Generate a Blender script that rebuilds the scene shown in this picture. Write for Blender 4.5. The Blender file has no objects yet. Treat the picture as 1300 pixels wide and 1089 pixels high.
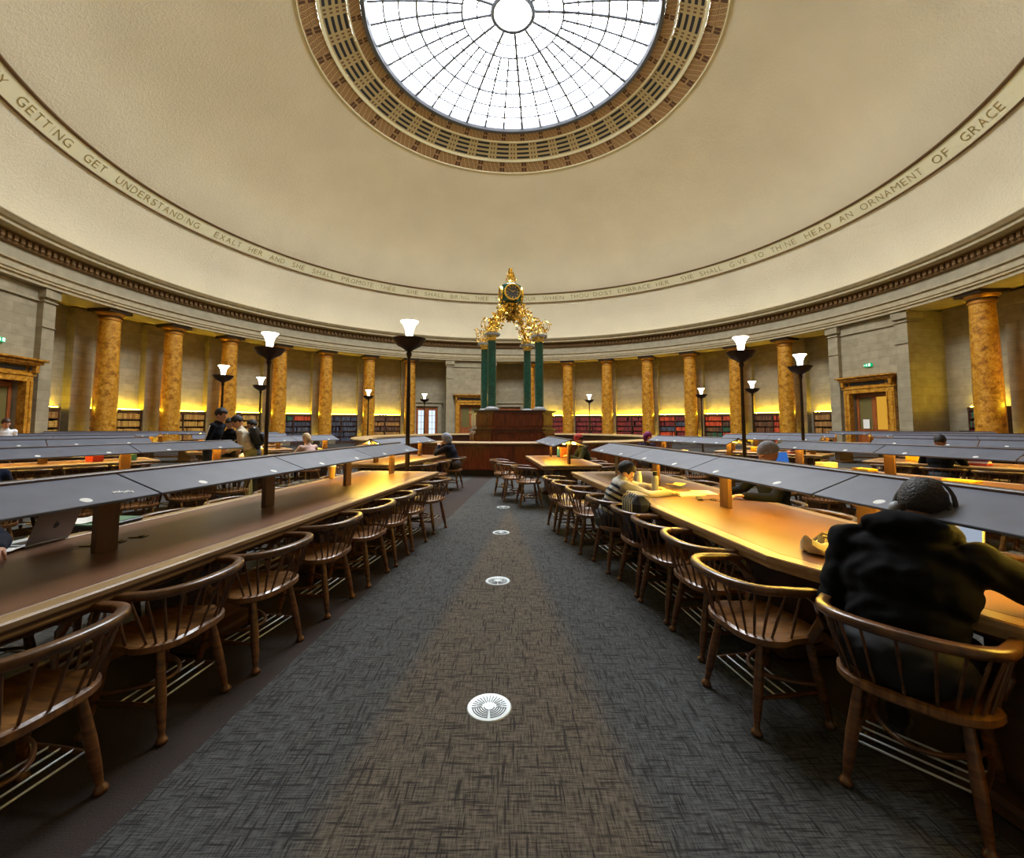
SKY=22.0; EXPO=0.56
import bpy, bmesh, math, random
import numpy as np
from math import sin, cos, pi, radians as R, sqrt, atan2
from mathutils import Vector, Matrix
random.seed(7)
SC = bpy.context.scene
COL = SC.collection

# ------------------------------------------------------------------ helpers
class MB:
    def __init__(s): s.v=[]; s.f=[]; s.uv=[]; s.m=[]; s.useuv=False
    def add(s, vs, fs, mi=0, uvs=None):
        o=len(s.v); s.v+= [tuple(v) for v in vs]
        for k,f in enumerate(fs):
            s.f.append(tuple(i+o for i in f)); s.m.append(mi)
            if uvs is not None: s.uv.append(uvs[k]); s.useuv=True
            else: s.uv.append(None)
    def box(s, c, d, rz=0, M=None, mi=0, bev=0):
        x,y,z=d[0]/2,d[1]/2,d[2]/2
        if bev:
            b=min(bev,x*.9,y*.9,z*.9); vs=[];
            for sx in (-1,1):
                for sy in (-1,1):
                    for sz in (-1,1):
                        vs+=[(sx*(x-b),sy*(y-b),sz*z),(sx*(x-b),sy*y,sz*(z-b)),(sx*x,sy*(y-b),sz*(z-b))]
            def I(sx,sy,sz,k): return ((sx>0)*4+(sy>0)*2+(sz>0))*3+k
            fs=[]
            for q in (-1,1):
                f=[I(-1,-1,q,0),I(1,-1,q,0),I(1,1,q,0),I(-1,1,q,0)]; fs.append(f if q>0 else f[::-1])
                f=[I(-1,q,-1,1),I(-1,q,1,1),I(1,q,1,1),I(1,q,-1,1)]; fs.append(f if q>0 else f[::-1])
                f=[I(q,-1,-1,2),I(q,1,-1,2),I(q,1,1,2),I(q,-1,1,2)]; fs.append(f if q>0 else f[::-1])
            for a in (-1,1):
                for b2 in (-1,1):
                    f=[I(-1,a,b2,0),I(1,a,b2,0),I(1,a,b2,1),I(-1,a,b2,1)]; fs.append(f)
                    f=[I(a,-1,b2,0),I(a,1,b2,0),I(a,1,b2,2),I(a,-1,b2,2)]; fs.append(f)
                    f=[I(a,b2,-1,1),I(a,b2,1,1),I(a,b2,1,2),I(a,b2,-1,2)]; fs.append(f)
                    for c2 in (-1,1): fs.append([I(a,b2,c2,0),I(a,b2,c2,1),I(a,b2,c2,2)])
        else:
            vs=[(a,b,c2) for a in (-x,x) for b in (-y,y) for c2 in (-z,z)]
            fs=[(0,1,3,2),(4,6,7,5),(0,4,5,1),(2,3,7,6),(0,2,6,4),(1,5,7,3)]
        m=Matrix.Translation(c)@Matrix.Rotation(rz,4,'Z')
        if M is not None: m=m@M
        s.add([m@Vector(v) for v in vs], fs, mi)
    def lathe(s, prof, n=24, M=None, mi=0, a0=0, a1=2*pi, sx=1, sy=1):
        full=abs(a1-a0-2*pi)<1e-6; cols=n if full else n+1
        vs=[]; fs=[]
        for i in range(cols):
            a=a0+(a1-a0)*i/n
            for r,z in prof: vs.append(Vector((r*cos(a)*sx,r*sin(a)*sy,z)))
        p=len(prof)
        for i in range(n):
            j=(i+1)%cols
            for k in range(p-1): fs.append((i*p+k,j*p+k,j*p+k+1,i*p+k+1))
        if M is not None: vs=[M@v for v in vs]
        s.add(vs,fs,mi)
    def tube(s, pts, rad, n=8, mi=0, flat=None, caps=True):
        pts=[Vector(p) for p in pts]
        if not hasattr(rad,'__len__'): rad=[rad]*len(pts)
        vs=[];fs=[]; up=None
        for i,p in enumerate(pts):
            t=(pts[min(i+1,len(pts)-1)]-pts[max(i-1,0)])
            if t.length<1e-9: t=Vector((0,0,1))
            t.normalize()
            if flat is not None: ref=Vector((0,0,1)) if abs(t.z)<.95 else Vector((0,1,0)); a=t.cross(ref).normalized(); b=a.cross(t).normalized()
            else:
                if up is None: ref=Vector((0,0,1)) if abs(t.z)<.9 else Vector((1,0,0)); up=t.cross(ref).normalized()
                up=(up-t*up.dot(t)); up=up.normalized() if up.length>1e-6 else t.orthogonal().normalized()
                a=up; b=t.cross(a)
            r=rad[i]; fa,fb=(1,1) if flat is None else flat
            for k in range(n):
                q=2*pi*k/n; ca,sa=cos(q),sin(q)
                if flat is not None:
                    e=.6; ca=math.copysign(abs(ca)**e,ca); sa=math.copysign(abs(sa)**e,sa)
                vs.append(p+a*ca*r*fa+b*sa*r*fb)
        for i in range(len(pts)-1):
            for k in range(n):
                fs.append((i*n+k,i*n+(k+1)%n,(i+1)*n+(k+1)%n,(i+1)*n+k))
        if caps: fs.append(tuple(range(n))[::-1]); fs.append(tuple((len(pts)-1)*n+k for k in range(n)))
        s.add(vs,fs,mi)
    def sphere(s, c, r, n=12, mi=0, M=None):
        if not hasattr(r,'__len__'): r=(r,r,r)
        prof=[(sin(pi*k/n),-cos(pi*k/n)) for k in range(n+1)]
        m=Matrix.Translation(c)
        if M is not None: m=m@M
        m=m@Matrix.Diagonal((r[0],r[1],r[2],1))
        s.lathe([(max(p[0],1e-4),p[1]) for p in prof],n*2,m,mi)
    def cyl(s, c, r, h, n=24, mi=0, M=None):
        m=Matrix.Translation(c)
        if M is not None: m=m@M
        s.lathe([(1e-4,0),(r,0),(r,h),(1e-4,h)],n,m,mi)
    def prism(s, poly, z0, z1, M=None, mi=0):
        n=len(poly); vs=[(x,y,z0) for x,y in poly]+[(x,y,z1) for x,y in poly]
        fs=[tuple(range(n))[::-1],tuple(range(n,2*n))]+[(i,(i+1)%n,n+(i+1)%n,n+i) for i in range(n)]
        if M is not None: vs=[M@Vector(v) for v in vs]
        s.add(vs,fs,mi)
    def sweep(s, prof, a0, a1, n, mi=0, closed=False, uvr=None):
        """profile (r,z) swept about the room axis; a in degrees clockwise from +Y; uv = (arc length, profile length)"""
        P=len(prof); L=[0]
        for k in range(1,P): L.append(L[-1]+math.hypot(prof[k][0]-prof[k-1][0],prof[k][1]-prof[k-1][1]))
        rr=uvr or prof[0][0]
        vs=[]; fs=[]; uvs=[]
        for i in range(n+1):
            a=R(a0+(a1-a0)*i/n)
            for r,z in prof: vs.append((r*sin(a),r*cos(a),z))
        for i in range(n):
            u0,u1=R(a0+(a1-a0)*i/n)*rr,R(a0+(a1-a0)*(i+1)/n)*rr
            for k in range(P-1):
                fs.append((i*P+k,i*P+k+1,(i+1)*P+k+1,(i+1)*P+k)); uvs.append(((u0,L[k]),(u0,L[k+1]),(u1,L[k+1]),(u1,L[k])))
        if closed:
            fs.append(tuple(range(P-1)) ); uvs.append(tuple((vs[q][1]*0+prof[q][0],prof[q][1]) for q in range(P-1)))
            fs.append(tuple(n*P+k for k in range(P-1))[::-1]); uvs.append(tuple((prof[q][0],prof[q][1]) for q in range(P-1))[::-1])
        s.add(vs,fs,mi,uvs)
    def mesh(s, name, mats, smooth=None):
        me=bpy.data.meshes.new(name); me.from_pydata(s.v,[],s.f)
        if not hasattr(mats,'__len__'): mats=[mats]
        for m in mats: me.materials.append(m)
        me.polygons.foreach_set('material_index',s.m)
        if s.useuv:
            ul=me.uv_layers.new(name='UVMap'); k=0
            for f,uv in zip(s.f,s.uv):
                for j in range(len(f)):
                    ul.data[k].uv = uv[j] if uv else (s.v[f[j]][0],s.v[f[j]][2]); k+=1
        if smooth is not None and smooth>0:
            me.polygons.foreach_set('use_smooth',[True]*len(s.f)); 
            if smooth<179: me.set_sharp_from_angle(angle=R(smooth))
        me.validate(); me.update()
        return me
    def build(s, name, mats, parent=None, smooth=35, loc=None, rz=None):
        me=s.mesh(name,mats,smooth)
        if s.useuv is False and False: pass
        return link(name,me,parent,loc,rz)
def link(name, me, parent=None, loc=None, rz=None):
    o=bpy.data.objects.new(name,me); COL.objects.link(o)
    if parent is not None: o.parent=parent
    if loc is not None: o.location=loc
    if rz is not None: o.rotation_euler=(0,0,rz)
    return o
def tag(o, label=None, cat=None, group=None, kind=None):
    if label: o['label']=label
    if cat: o['category']=cat
    if group: o['group']=group
    if kind: o['kind']=kind
    return o
def thing(name, label, cat, loc=(0,0,0), rz=0, group=None, kind=None):
    o=bpy.data.objects.new(name,None); o.empty_display_size=.1; COL.objects.link(o)
    o.location=loc; o.rotation_euler=(0,0,rz)
    return tag(o,label,cat,group,kind)
def copy_tree(o, parent=None):
    c=o.copy(); COL.objects.link(c)
    if parent is not None: c.parent=parent
    for ch in KIDS(o): copy_tree(ch,c)
    return c
def KIDS(o): return [x for x in COL.objects if x.parent==o] if False else list(o.children)
def dup(root, loc, rz, label=None, group=None):
    r=copy_tree(root); r.location=loc; r.rotation_euler=(0,0,rz)
    if label: r['label']=label
    if group: r['group']=group
    return r
def structure(name, mb, mats, smooth=35): return tag(mb.build(name,mats,None,smooth),kind='structure')
def PT(a, r, off=0, z=0):
    a=R(a); return Vector((r*sin(a)+off*cos(a), -r*cos(a)+off*sin(a), z))
def PH(phi, r, z=0):
    a=R(phi); return Vector((r*sin(a), r*cos(a), z))
ORD=['first','second','third','fourth','fifth','sixth','seventh','eighth','ninth','tenth','eleventh','twelfth']

# ------------------------------------------------------------------ materials
def newmat(name):
    m=bpy.data.materials.new(name); m.use_nodes=True; nt=m.node_tree; nt.nodes.clear()
    out=nt.nodes.new('ShaderNodeOutputMaterial'); b=nt.nodes.new('ShaderNodeBsdfPrincipled'); nt.links.new(b.outputs[0],out.inputs[0])
    return m,nt,b,out
def N(nt,t,**kw):
    n=nt.nodes.new(t)
    for k,v in kw.items():
        if k.startswith('i_'): n.inputs[k[2:].replace('_',' ')].default_value=v
        else: setattr(n,k,v)
    return n
def ramp(nt, stops, interp='LINEAR'):
    r=nt.nodes.new('ShaderNodeValToRGB'); r.color_ramp.interpolation=interp
    e=r.color_ramp.elements
    while len(e)<len(stops): e.new(.5)
    for el,(p,c) in zip(e,stops): el.position=p; el.color=(*c,1) if len(c)==3 else c
    return r
def lin(c): return tuple(((x/255)/12.92 if x/255<=.04045 else ((x/255+.055)/1.055)**2.4) for x in c)
def plain(name, col, rough=.5, metal=0, noise=0, scale=20, bump=0, coat=0, spec=.5, aniso=None):
    m,nt,b,o=newmat(name); col=lin(col)
    b.inputs['Roughness'].default_value=rough; b.inputs['Metallic'].default_value=metal
    b.inputs['Coat Weight'].default_value=coat; b.inputs['Specular IOR Level'].default_value=spec
    b.inputs['Base Color'].default_value=(*col,1)
    if noise or bump:
        tc=N(nt,'ShaderNodeTexCoord'); mp=N(nt,'ShaderNodeMapping'); nt.links.new(tc.outputs['Object'],mp.inputs[0])
        if aniso: mp.inputs['Scale'].default_value=aniso
        nz=N(nt,'ShaderNodeTexNoise'); nz.inputs['Scale'].default_value=scale; nz.inputs['Detail'].default_value=4
        nt.links.new(mp.outputs[0],nz.inputs[0])
        if noise:
            r=ramp(nt,[(.3,tuple(c*(1-noise) for c in col)),(.7,tuple(min(1,c*(1+noise)) for c in col))])
            nt.links.new(nz.outputs[0],r.inputs[0]); nt.links.new(r.outputs[0],b.inputs['Base Color'])
        if bump:
            bp=N(nt,'ShaderNodeBump'); bp.inputs['Strength'].default_value=bump; bp.inputs['Distance'].default_value=.01
            nt.links.new(nz.outputs[0],bp.inputs['Height']); nt.links.new(bp.outputs[0],b.inputs['Normal'])
    return m
def emit(name, col, st):
    m=bpy.data.materials.new(name); m.use_nodes=True; nt=m.node_tree; nt.nodes.clear()
    out=nt.nodes.new('ShaderNodeOutputMaterial'); e=nt.nodes.new('ShaderNodeEmission'); e.inputs[0].default_value=(*lin(col),1); e.inputs[1].default_value=st
    nt.links.new(e.outputs[0],out.inputs[0]); return m
def wood(name, c1, c2, rough=.4, scale=3, aniso=(1,12,12), coat=.15):
    m,nt,b,o=newmat(name); tc=N(nt,'ShaderNodeTexCoord'); mp=N(nt,'ShaderNodeMapping'); mp.inputs['Scale'].default_value=aniso
    nt.links.new(tc.outputs['Object'],mp.inputs[0])
    nz=N(nt,'ShaderNodeTexNoise'); nz.inputs['Scale'].default_value=scale; nz.inputs['Detail'].default_value=6; nz.inputs['Distortion'].default_value=.6
    nt.links.new(mp.outputs[0],nz.inputs[0])
    r=ramp(nt,[(.3,lin(c1)),(.72,lin(c2))]); nt.links.new(nz.outputs[0],r.inputs[0]); nt.links.new(r.outputs[0],b.inputs['Base Color'])
    b.inputs['Roughness'].default_value=rough; b.inputs['Coat Weight'].default_value=coat; b.inputs['Coat Roughness'].default_value=.25
    bp=N(nt,'ShaderNodeBump'); bp.inputs['Strength'].default_value=.15; bp.inputs['Distance'].default_value=.005
    nt.links.new(nz.outputs[0],bp.inputs['Height']); nt.links.new(bp.outputs[0],b.inputs['Normal'])
    return m
def ashlar(name, c1, c2, mortar, bw=1.1, bh=.42, rough=.85):
    m,nt,b,o=newmat(name); uv=N(nt,'ShaderNodeUVMap')
    br=N(nt,'ShaderNodeTexBrick'); br.offset=.5; br.inputs['Scale'].default_value=1; br.inputs['Brick Width'].default_value=bw; br.inputs['Row Height'].default_value=bh
    br.inputs['Mortar Size'].default_value=.006; br.inputs['Mortar Smooth'].default_value=.3; br.inputs['Bias'].default_value=0
    br.inputs['Color1'].default_value=(*lin(c1),1); br.inputs['Color2'].default_value=(*lin(c2),1); br.inputs['Mortar'].default_value=(*lin(mortar),1)
    nt.links.new(uv.outputs[0],br.inputs[0])
    tc=N(nt,'ShaderNodeTexCoord'); nz=N(nt,'ShaderNodeTexNoise'); nz.inputs['Scale'].default_value=2.3; nz.inputs['Detail'].default_value=8
    mp=N(nt,'ShaderNodeMapping'); mp.inputs['Scale'].default_value=(1,1,1.4); nt.links.new(tc.outputs['Object'],mp.inputs[0]); nt.links.new(mp.outputs[0],nz.inputs[0])
    r=ramp(nt,[(.3,(.78,.78,.78)),(.7,(1.06,1.06,1.06))]); nt.links.new(nz.outputs[0],r.inputs[0])
    mx=N(nt,'ShaderNodeMix',data_type='RGBA',blend_type='MULTIPLY'); mx.inputs[0].default_value=1
    nt.links.new(br.outputs[0],mx.inputs[6]); nt.links.new(r.outputs[0],mx.inputs[7]); nt.links.new(mx.outputs[2],b.inputs['Base Color'])
    b.inputs['Roughness'].default_value=rough
    bp=N(nt,'ShaderNodeBump'); bp.inputs['Strength'].default_value=.4; bp.inputs['Distance'].default_value=.01; bp.invert=True
    nt.links.new(br.outputs['Fac'],bp.inputs['Height']); nt.links.new(bp.outputs[0],b.inputs['Normal'])
    return m
def marble(name):
    m,nt,b,o=newmat(name); tc=N(nt,'ShaderNodeTexCoord')
    nz=N(nt,'ShaderNodeTexNoise'); nz.inputs['Scale'].default_value=4.2; nz.inputs['Detail'].default_value=10; nz.inputs['Roughness'].default_value=.72; nz.inputs['Distortion'].default_value=.7
    nt.links.new(tc.outputs['Object'],nz.inputs[0])
    r=ramp(nt,[(.30,lin((84,48,14))),(.42,lin((164,106,28))),(.52,lin((196,138,40))),(.62,lin((212,160,70))),(.72,lin((146,88,24)))])
    nt.links.new(nz.outputs[0],r.inputs[0])
    vo=N(nt,'ShaderNodeTexVoronoi',feature='DISTANCE_TO_EDGE'); vo.inputs['Scale'].default_value=7
    mp=N(nt,'ShaderNodeMix',data_type='RGBA'); mp.inputs[0].default_value=.12; nt.links.new(tc.outputs['Object'],mp.inputs[6]); nt.links.new(nz.outputs['Color'],mp.inputs[7]); nt.links.new(mp.outputs[2],vo.inputs[0])
    r2=ramp(nt,[(0,(.42,.3,.22)),(.05,(1,1,1))]); nt.links.new(vo.outputs[0],r2.inputs[0])
    mx=N(nt,'ShaderNodeMix',data_type='RGBA',blend_type='MULTIPLY'); mx.inputs[0].default_value=.75
    nt.links.new(r.outputs[0],mx.inputs[6]); nt.links.new(r2.outputs[0],mx.inputs[7]); nt.links.new(mx.outputs[2],b.inputs['Base Color'])
    b.inputs['Roughness'].default_value=.28; b.inputs['Coat Weight'].default_value=.2
    return m
def M_(nt,op,a=None,b=None,c=None):
    n=N(nt,'ShaderNodeMath',operation=op)
    for i,x in enumerate((a,b,c)):
        if x is None: continue
        if isinstance(x,(int,float)): n.inputs[i].default_value=x
        else: nt.links.new(x,n.inputs[i])
    return n.outputs[0]
def carpet():
    m,nt,b,o=newmat('carpet'); tc=N(nt,'ShaderNodeTexCoord'); L=nt.links
    sp=N(nt,'ShaderNodeSeparateXYZ'); L.new(tc.outputs['Object'],sp.inputs[0]); X,Y=sp.outputs[0],sp.outputs[1]
    def streak(sx,sy,seed,thr):
        mp=N(nt,'ShaderNodeMapping'); mp.inputs['Scale'].default_value=(sx,sy,1); mp.inputs['Location'].default_value=(seed,seed*.7,0); L.new(tc.outputs['Object'],mp.inputs[0])
        nz=N(nt,'ShaderNodeTexVoronoi',feature='F1'); nz.inputs['Scale'].default_value=1; nz.inputs['Randomness'].default_value=1; L.new(mp.outputs[0],nz.inputs[0])
        r=ramp(nt,[(thr,(1,1,1)),(thr+.12,(0,0,0))]); L.new(nz.outputs[0],r.inputs[0]); return r.outputs[0]
    def fine(sx,sy,seed):
        mp=N(nt,'ShaderNodeMapping'); mp.inputs['Scale'].default_value=(sx,sy,1); mp.inputs['Location'].default_value=(seed,seed*.7,0); L.new(tc.outputs['Object'],mp.inputs[0])
        nz=N(nt,'ShaderNodeTexNoise'); nz.inputs['Scale'].default_value=1; nz.inputs['Detail'].default_value=2; L.new(mp.outputs[0],nz.inputs[0]); return nz.outputs[0]
    dark=M_(nt,'MAXIMUM',M_(nt,'MAXIMUM',streak(40,3.0,3,.15),streak(3.0,40,11,.15)),M_(nt,'MAXIMUM',streak(58,4.4,23,.17),streak(4.4,58,31,.17)))
    f=M_(nt,'ADD',fine(150,14,5),fine(14,150,9))
    fr=ramp(nt,[(.36,(0,0,0)),(.64,(1,1,1))]); L.new(M_(nt,'MULTIPLY',f,.5),fr.inputs[0])
    ck=M_(nt,'MULTIPLY',dark,.75)
    # aisle zones: radial sectors, the aisle carpet is patterned, the strips under the tables plain
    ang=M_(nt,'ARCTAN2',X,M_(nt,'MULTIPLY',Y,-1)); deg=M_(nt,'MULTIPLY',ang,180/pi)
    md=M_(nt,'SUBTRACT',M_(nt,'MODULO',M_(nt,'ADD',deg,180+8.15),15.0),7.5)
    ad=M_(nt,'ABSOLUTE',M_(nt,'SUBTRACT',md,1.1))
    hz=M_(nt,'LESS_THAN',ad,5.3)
    # tone: browner wedge down the middle of the aisle, widening outwards
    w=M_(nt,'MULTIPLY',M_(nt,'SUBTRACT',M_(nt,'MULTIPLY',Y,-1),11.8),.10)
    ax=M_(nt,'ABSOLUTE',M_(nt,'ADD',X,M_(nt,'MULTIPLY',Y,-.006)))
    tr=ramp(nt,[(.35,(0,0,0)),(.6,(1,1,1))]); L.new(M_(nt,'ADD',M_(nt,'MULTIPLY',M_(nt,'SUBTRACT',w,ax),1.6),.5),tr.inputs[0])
    def mix(fac,a,bb,mode='MIX'):
        mx=N(nt,'ShaderNodeMix',data_type='RGBA',blend_type=mode)
        for i,x in ((0,fac),(6,a),(7,bb)):
            if isinstance(x,(int,float)): mx.inputs[i].default_value=x
            elif isinstance(x,tuple): mx.inputs[i].default_value=(*x,1)
            else: L.new(x,mx.inputs[i])
        return mx.outputs[2]
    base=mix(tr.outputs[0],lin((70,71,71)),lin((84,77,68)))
    hat=mix(fr.outputs[0],mix(1.0,base,(.4,.4,.4),'MULTIPLY'),mix(1.0,base,(1.6,1.6,1.6),'MULTIPLY'))
    hat=mix(ck,hat,lin((34,32,32)))
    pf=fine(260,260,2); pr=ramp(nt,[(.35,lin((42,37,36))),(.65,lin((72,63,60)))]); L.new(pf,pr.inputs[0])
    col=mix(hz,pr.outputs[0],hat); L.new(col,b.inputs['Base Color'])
    b.inputs['Roughness'].default_value=.95; b.inputs['Specular IOR Level'].default_value=.15
    bp=N(nt,'ShaderNodeBump'); bp.inputs['Strength'].default_value=.5; bp.inputs['Distance'].default_value=.004; L.new(f,bp.inputs['Height']); L.new(bp.outputs[0],b.inputs['Normal'])
    return m
def uvpattern(name, kind):
    m,nt,b,o=newmat(name); uv=N(nt,'ShaderNodeUVMap'); sp=N(nt,'ShaderNodeSeparateXYZ'); nt.links.new(uv.outputs[0],sp.inputs[0]); U,V=sp.outputs[0],sp.outputs[1]
    def mix(fac,a,bb):
        mx=N(nt,'ShaderNodeMix',data_type='RGBA')
        for i,x in ((0,fac),(6,a),(7,bb)):
            if isinstance(x,(int,float)): mx.inputs[i].default_value=x
            elif isinstance(x,tuple): mx.inputs[i].default_value=(*x,1)
            else: nt.links.new(x,mx.inputs[i])
        return mx.outputs[2]
    if kind=='key':
        cell=M_(nt,'FRACT',U)
        fx=M_(nt,'ABSOLUTE',M_(nt,'SUBTRACT',M_(nt,'FRACT',M_(nt,'MULTIPLY',U,5)),.5)); fy=M_(nt,'ABSOLUTE',M_(nt,'SUBTRACT',M_(nt,'FRACT',M_(nt,'MULTIPLY',V,2)),.5))
        dd=M_(nt,'MAXIMUM',fx,fy); ln=M_(nt,'LESS_THAN',M_(nt,'FRACT',M_(nt,'ADD',M_(nt,'MULTIPLY',dd,6),.1)),.36)
        brk=M_(nt,'LESS_THAN',M_(nt,'ABSOLUTE',M_(nt,'SUBTRACT',M_(nt,'FRACT',M_(nt,'ADD',M_(nt,'MULTIPLY',U,5),V)),.5)),.06)
        ln=M_(nt,'MAXIMUM',ln,brk)
        sq=M_(nt,'MULTIPLY',M_(nt,'GREATER_THAN',M_(nt,'ABSOLUTE',M_(nt,'SUBTRACT',M_(nt,'FRACT',M_(nt,'MULTIPLY',M_(nt,'SUBTRACT',cell,.38),8.33)),.0)),.16),M_(nt,'GREATER_THAN',M_(nt,'FRACT',M_(nt,'ADD',M_(nt,'MULTIPLY',V,2),.1)),.26))
        sel=M_(nt,'LESS_THAN',M_(nt,'ABSOLUTE',M_(nt,'SUBTRACT',cell,.5)),.12)
        col=mix(sel,mix(ln,lin((128,90,60)),lin((206,174,124))),mix(sq,lin((176,140,98)),lin((88,58,38))))
    else:
        fu=M_(nt,'FRACT',U); vv=M_(nt,'FRACT',M_(nt,'MULTIPLY',V,4))
        rowin=M_(nt,'MULTIPLY',M_(nt,'GREATER_THAN',vv,.27),M_(nt,'LESS_THAN',vv,.75))
        slot=M_(nt,'MULTIPLY',M_(nt,'GREATER_THAN',fu,.2),M_(nt,'LESS_THAN',fu,.8))
        s1=M_(nt,'LESS_THAN',M_(nt,'ABSOLUTE',M_(nt,'SUBTRACT',fu,.07)),.035); s2=M_(nt,'LESS_THAN',M_(nt,'ABSOLUTE',M_(nt,'SUBTRACT',fu,.93)),.035)
        dk=M_(nt,'MULTIPLY',rowin,M_(nt,'MAXIMUM',slot,M_(nt,'MAXIMUM',s1,s2)))
        fac=M_(nt,'MULTIPLY',rowin,slot)
        col=mix(dk,lin((188,168,122)),mix(fac,lin((110,80,56)),lin((26,28,42))))
    nt.links.new(col,b.inputs['Base Color']); b.inputs['Roughness'].default_value=.7
    return m

M={}
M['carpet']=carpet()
M['dome']=plain('dome_plaster',(232,220,190),.92,noise=.05,scale=.35,bump=0)
def dome_detail(m):
    nt=m.node_tree; b=[n for n in nt.nodes if n.type=='BSDF_PRINCIPLED'][0]; tc=N(nt,'ShaderNodeTexCoord')
    nz=N(nt,'ShaderNodeTexNoise'); nz.inputs['Scale'].default_value=9; nz.inputs['Detail'].default_value=10; nz.inputs['Roughness'].default_value=.75; nt.links.new(tc.outputs['Object'],nz.inputs[0])
    bp=N(nt,'ShaderNodeBump'); bp.inputs['Strength'].default_value=.9; bp.inputs['Distance'].default_value=.05; nt.links.new(nz.outputs[0],bp.inputs['Height']); nt.links.new(bp.outputs[0],b.inputs['Normal'])
dome_detail(M['dome'])
M['band']=plain('inscription_band_paint',(232,224,186),.8)
M['letter']=plain('gilt_letter_paint',(150,128,62),.6)
M['bandline']=plain('brown_moulding_paint',(112,82,50),.7)
M['stone']=ashlar('portland_stone',(164,152,124),(152,140,113),(120,109,88))
M['stone2']=ashlar('rough_stone',(160,146,116),(146,132,104),(118,108,86),1.2,.5)
M['frieze']=plain('frieze_stone',(156,146,122),.85,noise=.12,scale=3)
M['cornice']=plain('cornice_stone',(170,156,126),.85,noise=.1,scale=4)
M['dentil']=plain('brown_dentil_paint',(120,90,52),.75)
M['soffit']=plain('soffit_stone',(206,184,120),.8)
M['marble']=marble('scagliola_marble')
M['bronze']=plain('dark_bronze',(58,44,30),.4,.6,noise=.2,scale=12)
M['gilt']=plain('gilt_bronze',(176,120,44),.4,.5)
M['gold']=plain('polished_gold_leaf',(244,200,96),.25,.85,noise=.15,scale=9)
M['green']=plain('green_marble',(20,82,70),.3,0,noise=.45,scale=14,coat=.3)
M['silver']=plain('grey_cap_stone',(150,152,156),.5)
M['key']=uvpattern('meander_stencil','key'); M['slots']=uvpattern('vent_lattice','slots')
M['steel']=plain('grey_painted_steel',(84,86,92),.5)
M['mah']=wood('mahogany',(84,30,12),(140,62,26),.3,2.2,(6,6,1.2),.2)
M['mahd']=wood('dark_mahogany',(40,16,10),(72,30,16),.35,2.2,(1,1,8),.3)
M['kick']=plain('black_plinth',(16,15,18),.5)
M['oak']=wood('chair_oak',(66,38,18),(124,80,40),.35,3,(3,3,14),.35)
M['oakd']=wood('worn_chair_oak',(58,34,16),(112,72,34),.32,3,(3,14,3),.35)
M['seatw']=wood('oak_seat_board',(92,58,28),(156,108,56),.38,3,(12,2,2),.3)
M['upl']=emit('yellow_floor_light',(250,214,40),70.0)
M['tabw']=wood('table_wood',(62,40,26),(94,64,42),.45,2,(10,1,10),.1)
M['post']=wood('post_oak',(84,58,34),(126,90,52),.45,2,(6,6,1),.1)
M['nosing']=wood('pale_nosing_oak',(150,120,82),(186,156,112),.4,3,(10,1,10),.2)
M['leather']=plain('brown_leather_inlay',(116,82,60),.36,noise=.08,scale=5,bump=.05)
M['canopy']=plain('slate_grey_laminate',(92,97,112),.42,noise=.12,scale=6)
M['canopyin']=plain('white_reflector',(225,222,210),.5)
M['ridge']=wood('ridge_wood',(62,42,30),(96,70,50),.5,2,(10,1,10),.1)
M['disc']=plain('white_label',(232,232,228),.5)
M['lampon']=emit('warm_reading_tube',(255,206,80),36.0)
M['lampoff']=plain('unlit_tube',(190,190,185),.4)
M['shade']=emit('frosted_glass_lamp',(255,250,225),9.0)
M['led']=emit('yellow_shelf_light',(250,214,40),85.0)
M['shelf']=wood('shelf_wood',(52,30,18),(88,52,30),.5,2,(2,2,8),.1)
M['doorw']=wood('door_wood',(122,60,26),(166,92,42),.4,2,(6,6,1),.2)
M['brass']=plain('brass',(190,150,70),.35,.8)
M['black']=plain('black_plastic',(18,18,20),.4)
M['white']=plain('white_paper',(238,236,230),.7)
M['exitg']=emit('exit_green',(0,150,90),1.2); M['exitw']=emit('exit_white',(235,255,245),1.5)
M['daypane']=emit('daylit_pane',(215,232,250),.85); M['amber']=emit('amber_glow_pane',(230,170,60),.55)
M['darkglass']=plain('dim_glass',(110,100,60),.15)
M['grille']=plain('cast_aluminium',(196,204,206),.45,.2)
M['slotd']=plain('dark_slot',(24,26,26),.8)
# ------------------------------------------------------------------ room shell
GAM=-11.0; AL=9.89; G=45-3*AL; RC=20.0
colphis=[]; portals=[GAM+90*q for q in range(4)]
for p in portals:
    for k in range(7): colphis.append(p+G+k*AL)
mb=MB(); mb.sweep([(0.01,0),(7,0),(14,0),(22.3,0)],0,360,72)
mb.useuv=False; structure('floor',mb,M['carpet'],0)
mb=MB(); mb.sweep([(21.75,0),(21.75,7.35)],0,360,120); structure('wall_outer',mb,M['stone'],60)
mb=MB(); mb.sweep([(21.8,7.3),(19.2,7.3)],0,360,120); structure('ceiling_ambulatory',mb,M['soffit'],60)
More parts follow.
